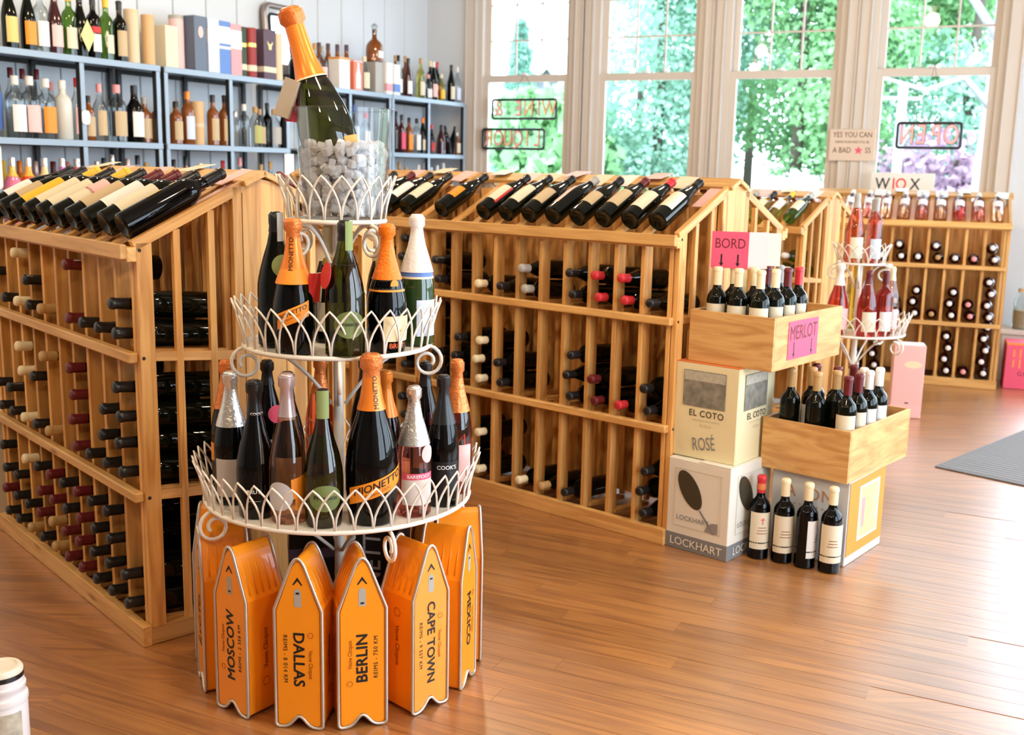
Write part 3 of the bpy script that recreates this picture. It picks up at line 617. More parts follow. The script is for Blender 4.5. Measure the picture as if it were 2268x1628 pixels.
# top shelf
for lbl, t, kind, g_, cp, lb in [
    ('dark bottle with a yellow label at the left edge of the top shelf', -.018, 'burgundy', DARKG, F_BK, [fr(.10, .48, mat('mustard_paper', (.72, .58, .2), .6))]),
    ('dark bottle with an orange label, second on the top shelf', .094, 'burgundy', DARKG, F_BK, [fr(.10, .45, ORANGEP)]),
    ('clear bottle with a pinkish-white label on the top shelf', .173, 'bordeaux', CLEARG, F_SIL, [fr(.10, .48, WHITEP)]),
    ('purple-black bottle with a pink label on the top shelf', .262, 'burgundy', BURG, F_BK, [fr(.12, .45, PALEPINK)]),
    ('light green bottle with a cream label on the top shelf', .357, 'bordeaux', BRIGHTG, F_YL, [fr(.12, .45, CREAM)]),
    ('dark bottle behind a yellow diamond card on the top shelf', .430, 'burgundy', DARKG, F_BK, []),
    ('dark bottle with a red and white label on the top shelf', .52, 'bordeaux', BLACKG, F_BK, [fr(.42, .52, REDP), fr(.12, .40, WHITEP, 45)]),
    ('clear green bottle with a pale label, eighth on the top shelf', .61, 'bordeaux', BRIGHTG, F_YL, [fr(.12, .42, CREAM, 35)]),
    ('dark green bottle with a tan label beside the kraft canisters', .708, 'bordeaux', DARKG, F_BK, [fr(.10, .52, TANP)])]:
    sp(lbl, t, Z1, kind, .335, .0395, g_, cp, lb)
dm = tag(put('shelf_card', prism([(-.048, 0), (0, -.085), (.048, 0), (0, .085)], -.001, .001), mat('lemon_card', (.72, .74, .30), .6), None, ws(.425, .028, Z1 + .115)), 'yellow diamond-shaped card leaning on a dark bottle', 'card')
canister('wide kraft canister, taller of the two on the top shelf', .806, Z1, .042, .305, PTAN)
canister('narrow kraft canister next to the tall one', .928, Z1, .038, .29, TANC)
carton('cream carton with an orange side, lower than its neighbours', 1.068, Z1, .10, .09, .245, CREAM, [(0, .98, CREAM)], .05)
canister('pale pink tall canister behind the cream carton', 1.205, Z1, .045, .325, PALEPINK, (), .10, F_GY)
o = carton('slate blue carton with a white oval', 1.302, Z1, .105, .10, .33, DBLUE, [], .04)
put('printed_oval', prism([(.022 * math.cos(a), .035 * math.sin(a)) for a in [k * .4 for k in range(16)]], -.001, .0), PALEPINK, o, T(0, -.0512, .235))
carton('white and ice blue carton right of the slate one', 1.417, Z1, .10, .10, .33, LBLUE, [(.55, .80, WHITEP)], .04)
carton('blue carton with a white upper half', 1.518, Z1, .10, .10, .325, MBLUE, [(.58, .90, WHITEP), (.48, .53, WHITEP)], .04)
carton('pink carton with a white upper half', 1.622, Z1, .10, .10, .32, PINKC, [(.52, .88, WHITEP)], .04)
canister('dark green canister with a cream band', 1.716, Z1, .038, .315, DGRN, [(.14, .26, CREAM), (.60, .68, GOLD)], .05)
canister('maroon canister with a cream band', 1.812, Z1, .042, .32, MAROON, [(.14, .26, CREAM), (.62, .70, GOLD)], .05)
o = carton('plum carton with a gold stag emblem', 1.95, Z1, .125, .10, .325, BRN, [(.15, .26, CREAM)], .04)
st_ = put('stag_emblem', mesh([(x * .012, -.0515, .22 + z * .012) for x, z in ((-1, -2), (1, -2), (1.2, 0), (2, 1), (2.4, 2.6), (1.5, 1.6), (.6, .8), (-.6, .8), (-1.5, 1.6), (-2.4, 2.6), (-2, 1), (-1.2, 0))], [tuple(range(12))]), GOLD, o)
canister('tan canister at the right end of the carton row', 2.075, Z1, .042, .315, PTAN, (), .05)
# mirror and what stands by it
t = thing('framed_mirror', 'silver-framed mirror with rounded corners leaning on the wall', 'mirror', ws(2.50, .345, Z1 + .002) @ RX(-4))
def rrect(w, h, r, n=6):
    P = []
    for (cx, cz, a0) in ((w / 2 - r, r, -90), (w / 2 - r, h - r, 0), (-w / 2 + r, h - r, 90), (-w / 2 + r, r, 180)):
        P += [(cx + r * math.cos(R(a0 + 90 * k / n)), cz + r * math.sin(R(a0 + 90 * k / n))) for k in range(n + 1)]
    return P
MIRR = mat('mirror_glass', (.75, .78, .80), .08, metal=1); SILV = mat('silver_frame', (.32, .27, .26), .3, metal=.5)
put('frame', tube([(x, 0, z) for x, z in rrect(.40, .53, .06)], .022, 8, True), SILV, t, T(0, 0, .022)); put('inner_frame', tube([(x, 0, z) for x, z in rrect(.29, .42, .03)], .009, 6, True), BLACKM, t, T(0, 0, .077))
put('mirror_glass', prism(rrect(.39, .52, .06), .004, .008), MIRR, t, T(0, 0, .024))
sp('dark bottle with a rosy neck in front of the mirror', 2.285, Z1, 'bulb', .24, .05, BLACKG, F_PK, [fr(.3, .6, PALEPINK, 30)])
for lbl, t, kind, h, r, g_, cp, lb, dep in [
    ('clear bottle with a tan stopper right of the mirror', 2.534, 'tallspirit', .30, .038, CLEARG, F_TN, [fr(.15, .5, WHITEP)], .12),
    ('clear bottle with a dark stopper beside the orange carton', 2.624, 'tallspirit', .29, .036, CLEARG, F_GY, [fr(.2, .5, PALEPINK)], .12),
    ('orange spirit bottle behind the orange carton, first of four', 2.74, 'tallspirit', .33, .04, AMBERG, BRN, [], .24), ('orange spirit bottle behind the cartons, second of four', 2.85, 'tallspirit', .335, .04, AMBERG, BRN, [], .24),
    ('orange spirit bottle behind the cartons, third of four', 2.965, 'tallspirit', .34, .04, AMBERG, BRN, [], .24), ('orange spirit bottle behind the cartons, last of four', 3.08, 'tallspirit', .35, .042, AMBERG, BRN, [], .24),
    ('pale cream bottle right of the red carton', 3.075, 'tallspirit', .26, .04, CLEARG, F_CR, [fr(.1, .55, CREAM)], .07)]:
    sp(lbl, t, Z1, kind, h, r, g_, cp, lb, dep)
carton('orange and white carton on the shelf right of the tilted bottle', 2.77, Z1, .13, .10, .225, WHITEP, [(.93, .99, ORANGEP)], .03)
for o_, l_ in ((carton('red-orange carton with a bottle picture', 2.94, Z1, .11, .10, .22, mat('coral_card', (.86, .22, .12), .5), [(.94, .99, PALEPINK)], .03), 0),):
    put('bottle_picture', mesh([(x, -.0508, z) for x, z in ((-.03, 0), (.03, 0), (.03, .10), (.012, .15), (.012, .19), (-.012, .19), (-.012, .15), (-.03, .10))], [tuple(range(8))]), WHITEP, o_, T(0, 0, .012))
o = carton('clear-fronted grey carton under the cognac decanter', 3.245, Z1, .13, .11, .235, F_GY, [], .04)
d = bottle('decanter', 'cognac decanter with a glass stopper on top of a carton', 'decanter', ws(3.245, .095, Z1 + .236), 'flagon', .24, .068, AMBERG, CLEARG, .26, [(.12, .34, -30, 30, WHITEP)], None, 16)
put('stopper', lathe([(0, 0), (.014, 0), (.026, .018), (.026, .03), (0, .05)], 12, 'stopper'), CLEARG, d, T(0, 0, .243))
carton('white carton with a pink foot', 3.345, Z1, .085, .08, .24, WHITEP, [(.10, .34, PINKC)], .02)
carton('white carton with a blue foot', 3.45, Z1, .085, .08, .235, WHITEP, [(.10, .36, MBLUE)], .02)
rowT = [(3.517, 'tallspirit', .31, CLEARG, F_BK, WHITEP, 'clear bottle with a black cap after the white cartons'), (3.605, 'bordeaux', .32, AMBERG, F_TN, CREAM, 'tan-capped bottle left of the two brown ones'),
        (3.66, 'burgundy', .30, BURG, F_BK, WHITEP, 'dark slim bottle with a white label in front'), (3.75, 'bordeaux', .33, AMBERG, F_TN, CREAM, 'brown bottle with a tan cap and cream label'),
        (3.85, 'bordeaux', .32, WHITEWG, F_TN, CREAM, 'pale gold bottle with a tan cap'), (3.965, 'spirit', .20, CLEARG, F_PK, WHITEP, 'short white-labelled bottle in the corner group'),
        (4.05, 'burgundy', .31, BLACKG, F_WH, PALEPINK, 'black vermouth bottle with a white cap'), (4.135, 'bordeaux', .325, BLACKG, F_CR, WHITEP, 'black bottle with a cream cap behind the vermouth'),
        (4.175, 'tallspirit', .22, WHITEWG, F_CR, YELLOWP, 'short yellow-labelled bottle between black ones'), (4.24, 'bordeaux', .325, BLACKG, F_RD, REDP, 'black bottle with a bright red capsule'),
        (4.34, 'burgundy', .31, BLACKG, F_BK, CREAM, 'black bottle with a green collar'), (4.44, 'spirit', .22, CLEARG, F_SIL, WHITEP, 'short clear bottle near the shelf end'), (4.51, 'tallspirit', .30, CLEARG, F_WH, LBLUE, 'tall clear bottle with a white top at the shelf end')]
for k, (t, kind, h, g_, cp, lm, lbl) in enumerate(rowT): sp(lbl, min(t, 4.44), Z1, kind, h, .034, g_, cp, [fr(.08, .42, lm)], .14 if k in (1, 3, 7, 9, 11) else .055)
# second shelf
row2 = [(-.10, 'tallspirit', .42, .04, CLEARG, BLUEP, BLUEP, 'very tall bottle with a blue cap at the left edge of the second shelf', .14),
        (-.035, 'spirit', .31, .049, CLEARG, F_WH, WHITEP, 'clear vodka bottle with a white and blue label', .06), (.055, 'spirit', .315, .049, CLEARG, F_WH, PALEPINK, 'clear vodka bottle with a purple and pink label', .06),
        (.155, 'spirit', .31, .048, CLEARG, F_WH, ORANGEP, 'clear vodka bottle with a red-orange picture label', .06), (.262, 'spirit', .31, .047, mat('frosted_glass', (.66, .66, .60), .3), F_WH, None, 'frosted vodka bottle with orange lettering', .06),
        (.357, 'tallspirit', .33, .036, CLEARG, F_RD, PALEPINK, 'tall clear bottle with a red and orange cap', .06), (.085, 'tallspirit', .365, .036, CLEARG, F_DR, None, 'back row bottle with a dark red cap, first', .24),
        (.16, 'tallspirit', .365, .036, CLEARG, F_DR, None, 'back row bottle with a dark red cap, second', .24), (.25, 'tallspirit', .37, .036, CLEARG, F_DR, None, 'back row bottle with a dark red cap, third', .24),
        (.34, 'tallspirit', .31, .036, CLEARG, F_PK, None, 'back row bottle with a pink cap left of the upright', .24), (.43, 'spirit', .24, .035, AMBERG, F_BK, TANP, 'small brown bottle beside the upright', .06),
        (.51, 'tallspirit', .31, .038, CLEARG, F_PK, TANP, 'gin bottle with a pink cap right of the upright', .06), (.635, 'spirit', .315, .052, CLEARG, F_PK, TANP, 'wide gin bottle with a red and blue collar', .06),
        (.765, 'tallspirit', .32, .05, BLACKG, F_BK, WHITEP, 'bottle with a large blank white label and dark shoulders', .06), (.86, 'bordeaux', .26, .04, AMBERG, F_GY, TANP, 'dark amber bottle with a grey neck, left of the pair', .08), (.876 + .085, 'bordeaux', .26, .04, AMBERG, F_GY, TANP, 'dark amber bottle with a grey neck, right of the pair', .08),
        (1.09, 'spirit', .25, .04, AMBERG, F_BK, TANP, 'bottle with an orange foot and black collar', .06), (1.19, 'spirit', .315, .042, AMBERG, F_OR, LBLUE, 'amber bottle with a slanting ice blue label', .06),
        (1.41, 'bordeaux', .31, .038, AMBERG, F_BK, TANP, 'amber whiskey with a black cap, left of two', .06), (1.52, 'bordeaux', .315, .041, AMBERG, F_BK, TANP, 'amber whiskey with a black cap, right of two', .06),
        (1.615, 'spirit', .22, .032, CLEARG, F_SIL, None, 'small clear bottle right of the whiskeys', .06), (1.70, 'spirit', .27, .036, CLEARG, F_WH, None, 'clear bottle with white triangles on it', .06),
        (1.81, 'bulb', .26, .045, CLEARG, F_TN, mat('moss_paper', (.45, .45, .15), .6), 'squat bottle with a yellow-green label and cork', .06), (1.90, 'bulb', .25, .04, CLEARG, F_TN, TANP, 'squat bottle with a dark collar and cork', .10),
        (2.0, 'bulb', .255, .048, CLEARG, F_TN, F_GY, 'squat clear bottle with a grey patterned label', .06), (2.10, 'burgundy', .26, .038, BLACKG, F_YL, GOLD, 'black bottle with a gold stripe', .06), (2.05, 'bordeaux', .30, .034, BLACKG, F_BK, None, 'black bottle at the end of the second shelf', .16),
        (2.957, 'tallspirit', .34, .036, CLEARG, BLUEP, LBLUE, 'blue-capped bottle seen above the bucket rim', .08), (3.10, 'spirit', .29, .036, CLEARG, F_RD, WHITEP, 'red-capped bottle seen through the bucket', .08),
        (3.575, 'bordeaux', .30, .033, BURG, F_BK, PINKP, 'slim bottle with a magenta label in the corner shelf', .06), (3.64, 'tallspirit', .33, .032, BURG, F_BK, WHITEP, 'slim back bottle with a red-brown neck', .16), (3.685, 'spirit', .28, .034, AMBERG, F_BK, ORANGEP, 'red-brown bottle with an orange label', .06),
        (3.80, 'spirit', .28, .035, CLEARG, F_BK, WHITEP, 'clear bottle with a black cap and dark collar', .06), (3.895, 'burgundy', .29, .034, BLACKG, F_OR, CREAM, 'dark bottle with an orange capsule and cream label', .06), (4.03, 'burgundy', .24, .03, BLACKG, F_RD, REDP, 'dark bottle with a red neck wrapper', .06),
        (4.19, 'champagne', .245, .04, BURG, F_BK, None, 'dark red rounded bottle', .06), (4.44, 'bulb', .19, .032, AMBERG, F_WH, CREAM, 'small amber bottle at the shelf corner', .05)]
for (t, kind, h, r, g_, cp, lm, lbl, dep) in row2:
    sp(lbl, t, Z2, kind, h, r, g_, cp, [fr(.10, .54 if kind != 'burgundy' else .4, lm, 55)] if lm else [], dep)
canister('kraft canister on the second shelf', 1.305, Z2, .042, .265, TANC, [(.42, .50, PTAN)], .05)
# two bottles joined at the base in a V
t = thing('twin_bottle', 'pair of black bottles leaning apart in a V, joined at the foot', 'liquor bottle', ws(4.335, .06, Z2))
for s in (-1, 1): put('flask', lathe(prof('champagne', .25, .034), 14), BLACKG, t, T(s * .022, 0, .0) @ RY(s * 14))
# third shelf: flavoured vodkas and the necks seen over the left rack
for t, a_, b_, lbl in [(-.08, (.90, .22, .38), (.95, .55, .10), 'pink'), (.018, (.85, .07, .03), (.95, .42, .04), 'red and orange'), (.12, (.88, .72, .42), (.90, .66, .35), 'pale peach'), (.235, (.06, .36, .66), (.55, .12, .48), 'blue and purple'), (.335, (.90, .25, .06), (.80, .10, .14), 'orange and red')]:
    bm_ = mat('lacquer_' + lbl, a_, .15, coat=.4); cp_ = mat('neck_' + lbl, b_, .2, coat=.3)
    o = bottle('vodka_bottle', '%s lacquered vodka bottle standing left of the rack' % lbl, 'liquor bottle', ws(t, .06, Z3), 'bulb', .335, .048, bm_, cp_, .26, [(.30, .46, -70, 70, PALEPINK)], 'flavoured vodkas on the lower shelf', 16)
    put('cap', lathe([(0, .30), (.018, .30), (.018, .345), (0, .346)], 12, 'vcap'), F_SIL, o)
    if t < .1: put('lettering', curl(text('SVEDKA', .044, .02), .0495, .335 * .38), REDINK, o)
for k, (t, c_) in enumerate([(-.03, 'y'), (.07, 'o'), (.17, 'u'), (.285, 'd'), (.385, 'p')]):
    sp('%s vodka bottle in the back row of the lower shelf' % CAPN[c_], t, Z3, 'bulb', .325, .042, mat('neck_' + ['pink', 'red and orange', 'blue and purple', 'orange and red', 'pink'][k], (1, 1, 1)), CAPS[c_], [], .19, cap_len=.25, grp='flavoured vodkas on the lower shelf')
for k, (t, c_) in enumerate([(.49, 's'), (.54, 'k'), (.60, 's'), (.66, 'k'), (.715, 'u'), (.79, 'k'), (.86, 't'), (1.08, 'k'), (1.18, 'k'), (1.305, 'c'), (1.51, 'r'), (1.67, 'p'), (1.88, 't'), (1.975, 't'), (3.57, 't'), (3.67, 't'), (3.86, 'w'), (3.95, 'w'), (4.06, 'w'), (4.16, 'w'), (4.26, 'w'), (4.39, 'w')]):
    sp('%s-capped bottle just showing over the racks, %s on the lower shelf' % (CAPN[c_], ORD[k]), t, Z3, 'tallspirit', .33 + .02 * (k % 3), .035, CLEARG if k % 2 else AMBERG, CAPS[c_], [], .08, grp='bottles on the lower shelf')
bottle('liquor_bottle', 'tall bottle with a white shoulder and tan cap right of the left rack ridge', 'liquor bottle', ws(2.13, .06, Z3), 'burgundy', .345, .04, BURG, F_TN, .13, [(.55, .75, -80, 80, WHITEP)], SHELFG, 14)
for (t, z, w_, h_, m, lbl) in [(.353, 1.63, .055, .075, WHITEP, 'small round white shelf tag clipped to an upright'), (2.06, 1.86, .075, .19, LBLUE, 'pale blue pennant card hanging at the shelf end'), (2.07, 1.385, .10, .17, WHITEP, 'blank white notice below the second shelf end'), (-.22, 1.36, .06, .22, WHITEP, 'white notice at the left edge upright')]:
    sh = rrect(w_, h_, .02) if t < 1 else ([(-w_ / 2, h_), (w_ / 2, h_), (w_ / 6, 0)] if m is LBLUE else [(-w_ / 2, 0), (w_ / 2, 0), (w_ / 2, h_), (-w_ / 2, h_)])
    tag(put('shelf_notice', prism(sh, -.001, .001), m, None, ws(t, -.006 - .002, z - h_ / 2)), lbl, 'notice')
# ================================================================== the tiered wire stand
SX, SY = -.476, 2.905
def arch(rb, rt, z0, hgt, a0, a1):
    """one pointed wire loop on a flaring rim, feet at angles a0 and a1"""
    am = (a0 + a1) / 2; P = []
    for k in range(13):
        f = k / 12; s = 1 - abs(2 * f - 1); a = a0 + (a1 - a0) * f
        u = s ** .62; q = math.copysign((1 - s) ** 1.0, f - .5)
        w_ = (1 - u ** 2.2); a = am + (a1 - a0) / 2 * (w_ if f > .5 else -w_)
        r = rb + (rt - rb) * u ** 1.6; P.append((r * math.cos(a), r * math.sin(a), z0 + hgt * u))
    return P
def spiral(r_edge, h, z_post, rpost=.018, size=.046):
    P = [(rpost, z_post)]
    for k in range(1, 9): f = k / 8; P.append((rpost + (r_edge - rpost) * f ** 1.0, z_post + (h - z_post) * (1 - (1 - f) ** 2.0)))
    cx, cz = r_edge + size * .25, h - size
    for k in range(1, 25):
        a = R(105 - k * 21); q = size * (1 - .028 * k); P.append((cx + q * math.cos(a), cz + q * math.sin(a)))
    return [(r, 0, z) for r, z in P]
def wire_stand(label, M, tiers, rp, group=None, rot=0, wr=.0029):
    t = thing('wire_stand', label, 'display stand', M, group)
    ztop = tiers[-1][1]
    put('post', lathe([(0, 0), (rp * 1.1, 0), (rp, .3), (rp * .85, ztop), (0, ztop)], 14), WIRE, t)
    for k in range(3): put('foot', tube([(rp, 0, .16), (.06, 0, .05), (.13, 0, .014), (.16, 0, .010)], .007, 8), WIRE, t, RZ(k * 120 + 40))
    for (r, h, n, nb, rotb, ah) in tiers:
        put('tier_plate', lathe([(0, h - .004), (r - .004, h - .004), (r - .004, h), (0, h)], 48), WIRE, t)
        put('tier_rim', tube([(r * math.cos(a), r * math.sin(a), h) for a in [2 * math.pi * k / 64 for k in range(64)]], .0065, 8, True), WIRE, t)
        st_ = 2 * math.pi / n; am = tube(arch(r, r + .030, h, ah, -st_, st_), wr, 5)
        for k in range(n): put('arch_wire', am, WIRE, t, Matrix.Rotation(k * st_ + rot, 4, 'Z'))
        sm = tube(spiral(r * .93, h - .008, h - .17 if r > .15 else h - .13), .0052, 7)
        for k in range(nb): put('scroll', sm, WIRE, t, RZ(rotb + 360 / nb * k))
    return t
TI = [(.362, .512, 48, 4, -150, .118), (.250, .930, 34, 4, -170, .122), (.128, 1.262, 19, 4, -128, .118)]
wire_stand('three-tier ivory wire stand holding sparkling wines and an ice bucket', T(SX, SY, 0), TI, .0145)
SPK = 'sparkling wines on the wire stand'
def spk(lbl, x, y, z, kind, h, r, glass, cap, cap_len, labs, lump=True, face=0, capr=1.06):
    return bottle('sparkling_bottle', lbl, 'wine bottle', T(x, y, z + .0015) @ RZ(math.degrees(math.atan2(-x, y)) * -1 * -1 + face), kind, h, r, glass, cap, cap_len, labs, SPK, 32, lump, capr=capr)
Zl, Zm = .512, .930
def sleeve(o, kind, h, r, f0, f1, m, grow=1.05, name='sleeve'):
    P = prof(kind, h, r); zs = sorted(set([f0 * h, f1 * h] + [z for _, z in P if f0 * h < z < f1 * h]))
    return put(name, lathe([(radius_at(P, z) * grow + .0008, z) for z in zs], 28), m, o)
def neckcurl(m, kind, h, r, z, ang, grow=1.05):
    P = prof(kind, h, r); c = m.copy()
    for v in c.vertices:
        zz = z + v.co.y; q = radius_at(P, zz) * grow + .0022; a = v.co.x / q + R(-90 + ang); v.co = (q * math.cos(a), q * math.sin(a), zz)
    return c
o = spk('bottle with copper-orange foil and orange band behind the silver-necked one', -.785, 2.905, Zl, 'champagne', .36, .044, DARKG, F_COP, .36, [(.24, .38, -80, 80, ORANGEP)])
o = spk('black bottle with a long silver foil neck at the left of the lower tier', -.742, 2.785, Zl, 'champagne', .352, .046, BLACKG, F_SIL, .40, [(.07, .36, -60, 50, mat('grey_silk_label', (.52, .48, .46), .4))])
put('neck_rule', curl(text('~~~~~~', .010, .0), .036, .352 * .575, 0), WHITEINK, o)
o = spk('black bottle marked brut with black foil, lower tier', -.652, 2.675, Zl, 'tear', .352, .050, BLACKG, F_BK, .24, [])
put('lettering', curl(text('BRUT', .014, .02), .051, .075, -8), WHITEINK, o); put('lettering', curl(text('______', .012), .051, .055, -8), WHITEINK, o)
put('neck_lettering', curl(text('COOK\'S', .010, .03), .0200, .27, 20), WHITEINK, o)
o = spk('slender clear rose bottle with mauve foil and a round silver label', -.562, 2.640, Zl, 'tear', .378, .049, PEACHG, F_PU, .28, [(.20, .34, 8, 100, ORANGEP, .02), (.10, .20, 20, 100, ORANGEP)])
put('neck_band', wrap(.0205, -178, 178, .378 * .70, .378 * .75, 20), LBLUE, o)
SILL_ = mat('silver_round_label', (.66, .64, .66), .35, metal=.3)
rl = [(.034 * math.cos(a), .034 * math.sin(a)) for a in [k * 2 * math.pi / 24 for k in range(24)]]
def roundlabel(o, r, z, ang, m, sx=1, sy=1, name='label'):
    xs = [-.034 * math.cos(math.pi * k / 16) for k in range(17)]; ys = [math.sqrt(max(1e-8, .034 ** 2 - x * x)) for x in xs]
    me_ = mesh([(x * sx, q * y * sy, 0) for x, y in zip(xs, ys) for q in (-1, 1)], [(2 * i, 2 * i + 2, 2 * i + 3, 2 * i + 1) for i in range(16)]); c = curl(me_, r - .0006, z, ang); return put(name, c, m, o)
roundlabel(o, .0502, .075, -28, SILL_, 1.05, 1.1)
o = spk('olive-green bottle with green paper strip over the cork, front of the lower tier', -.468, 2.615, Zl, 'tear', .345, .050, GREENG, F_BK, .15, [], False)
roundlabel(o, .0512, .080, 5, OLIVEP, 1.25, 1.0); put('lettering', curl(text('Prosecco', .016, .01), .0520, .082, 5), INK, o)
put('paper_strip', wrap(.0200, -50, 50, .345 * .80, .345 * 1.005, 8), mat('sage_paper', (.26, .33, .12), .7), o)
o = spk('magnum with orange foil and a slanting orange label, lower tier', -.352, 2.655, Zl, 'tear', .430, .067, BLACKG, F_COP, .13, [])
sleeve(o, 'tear', .430, .067, .68, .88, F_OR)
lb = curl(mesh([(-.085 + .17 * i / 16, y_, 0) for i in range(17) for y_ in (-.022, .022)], [(2 * i, 2 * i + 2, 2 * i + 3, 2 * i + 1) for i in range(16)]), .0680, .105, 18, .34); put('label', lb, ORANGEP, o)
put('lettering', curl(text('MIONETTO', .027, .012), .0690, .111, 18, .34), INK, o); put('lettering', curl(text('Prosecco DOC', .011), .0690, .092, 14, .34), BROWNINK, o)
tm = text('MIONETTO', .016, .012).copy(); tm.transform(RZ(90)); put('neck_lettering', neckcurl(tm, 'tear', .430, .067, .338, 22), INK, o)
o = spk('short pink bottle with silver foil and a red band, lower tier', -.250, 2.715, Zl, 'champagne', .338, .045, ROSEG, F_SIL, .44, [(.10, .30, -40, 75, mat('pearl_label', (.72, .66, .62), .45)), (.30, .35, -40, 75, PINKP), (.555, .65, -179, 179, PINKP)])
put('lettering', curl(text('BAREFOOT', .013, .02), .0462, .338 * .325, 18), WHITEINK, o); roundlabel(o, .0475, .338 * .50, 48, PALEPINK, .55, .7, 'seal')
o = spk('black bottle with black foil at the right of the lower tier', -.180, 2.805, Zl, 'champagne', .35, .043, BLACKG, F_BK, .36, [(.12, .36, -45, 60, F_BK)])
put('lettering', curl(text('COOK\'S', .015, .02), .0445, .110, 14), WHITEINK, o); put('neck_lettering', curl(text('COOK\'S', .009, .03), .0185, .27, 15), WHITEINK, o)
o = spk('rose bottle with copper foil at the right edge of the lower tier', -.150, 2.925, Zl, 'champagne', .372, .043, REDROSE, F_COP, .38, [(.10, .38, -60, 60, PALEPINK)])
for lbl, x, y, g_, cp, h_, cl in [('dark bottle with a round pink hangtag at the back of the lower tier', -.60, 2.83, BLACKG, F_BK, .345, .2), ('dark bottle with orange foil collar behind the magnum', -.345, 2.90, BLACKG, F_OR, .34, .36), ('dark bottle with a grey tag behind the centre post', -.43, 3.10, DARKG, F_BK, .34, .2),
                                ('rose bottle at the back of the lower tier', -.56, 3.09, ROSEG, F_COP, .34, .3), ('dark bottle at the back right of the lower tier', -.25, 3.06, BLACKG, F_BK, .34, .2), ('dark bottle at the back left of the lower tier', -.70, 3.03, BLACKG, F_BK, .34, .2)]:
    o = spk(lbl, x, y, Zl, 'champagne', h_, .044, g_, cp, cl, [(.1, .35, -50, 50, F_GY)])
    if 'pink' in lbl: put('hangtag', lathe([(0, 0), (.024, 0), (.024, .0015), (0, .0015)], 20), PINKP, o, T(-.028, -.032, .24) @ RX(80))
    if 'grey tag' in lbl: put('hangtag', boxm(.035, .0012, .075, 0), F_GY, o, T(.02, -.048, .20) @ RX(4))
# middle tier
o = spk('dark bottle with wax top and green hangtag at the left of the middle tier', -.625, 2.835, Zm, 'champagne', .350, .050, DARKG, F_BK, .14, [], False)
put('paper_strip', wrap(.0215, 10, 70, .35 * .66, .35 * 1.004, 6), F_GY, o); put('hangtag', lathe([(0, 0), (.030, 0), (.030, .0015), (0, .0015)], 22), mat('sage_paper', (.26, .33, .12), .7), o, T(.018, -.043, .215) @ RX(78))
for k in range(9): put('text_rule', boxm(.034 if 1 < k < 7 else .022, .0003, .0011, 0), CREAM, o, T(.018, -.0446 + k * .0, .2) @ RX(-12) @ T(0, 0, -.012 + k * .0058))
o = spk('bottle with orange foil, orange collar and slanting orange label, middle tier', -.556, 2.720, Zm, 'tear', .340, .054, BLACKG, F_COP, .15, [])
sleeve(o, 'tear', .340, .054, .64, .87, F_OR); sleeve(o, 'tear', .340, .054, .53, .64, ORANGEP, 1.045, 'collar')
lb = curl(mesh([(-.045 + .085 * i / 12, y_, 0) for i in range(13) for y_ in (-.020, .020)], [(2 * i, 2 * i + 2, 2 * i + 3, 2 * i + 1) for i in range(12)]), .0553, .105, -2, .42); put('label', lb, ORANGEP, o)
put('lettering', curl(text('MIONETTO', .0155, .012), .056, .110, -8, .42), INK, o); put('lettering', curl(text('Prosecco DOC', .0075), .056, .098, -8, .42), BROWNINK, o)
tm = text('MIONETTO', .016, .012).copy(); tm.transform(RZ(90)); put('neck_lettering', neckcurl(tm, 'tear', .340, .054, .255, -12), INK, o)
put('booklet', boxm(.035, .006, .075, 0), REDP, o, T(.05, -.02, .17) @ RZ(35) @ RX(8)); put('booklet_cover', boxm(.037, .001, .077, 0), WHITEP, o, T(.055, -.018, .17) @ RZ(35) @ RX(8))
o = spk('olive-green bottle with green paper strip, centre of the middle tier', -.424, 2.700, Zm, 'champagne', .338, .050, GREENG, F_BK, .14, [], False)
put('paper_strip', wrap(.0215, 5, 75, .338 * .75, .338 * 1.005, 8), mat('sage_paper', (.26, .33, .12), .7), o); roundlabel(o, .0512, .085, 14, OLIVEP, 1.2, 1.0); put('lettering', curl(text('Prosecco', .015, .01), .0520, .087, 14), INK, o)
put('hangtag', lathe([(0, 0), (.024, 0), (.024, .0015), (0, .0015)], 20), REDP, o, T(-.046, -.020, .205) @ RZ(-60) @ RX(80) @ Matrix.Diagonal((1, 1.4, 1, 1)))
put('tie', tube([(.036 * math.cos(a), .036 * math.sin(a), .232) for a in [k * .524 for k in range(12)]], .0008, 4, True), INK, o)
o = spk('bottle with ribbed bright orange foil and a yellow label, middle tier', -.327, 2.775, Zm, 'tear', .328, .052, BLACKG, mat('bright_orange_foil', (.92, .20, .006), .3, metal=.15, bump=.7, nscale=160), .42, [(.10, .30, -10, 85, F_CR)])
put('collar', lathe([(.0448, .328 * .50), (.0368, .328 * .585)], 28), F_BK, o); put('collar_edge', lathe([(.0462, .328 * .488), (.0446, .328 * .503)], 28), ORANGEP, o); roundlabel(o, .0418, .328 * .54, 28, ORANGEP, .33, .42, 'seal')
put('lettering', curl(text('BRUT', .018, .02), .0530, .022, 30), mat('red_orange_ink', (.85, .12, .02)), o); put('gold_mark', curl(text('~', .03, .01), .0530, .062, 40), GOLD, o)
o = spk('green bottle with white foil and blue collar at the right of the middle tier', -.262, 2.905, Zm, 'champagne', .348, .048, mat('deep_green_glass', (.02, .045, .01), .05, coat=.5), F_WH, .43, [(.08, .36, 0, 75, LBLUE)])
put('collar', lathe([(.0450, .348 * .535), (.0405, .348 * .60)], 28), BLUEP, o); put('collar_edge', lathe([(.0455, .348 * .52), (.0452, .348 * .537)], 28), F_CR, o)
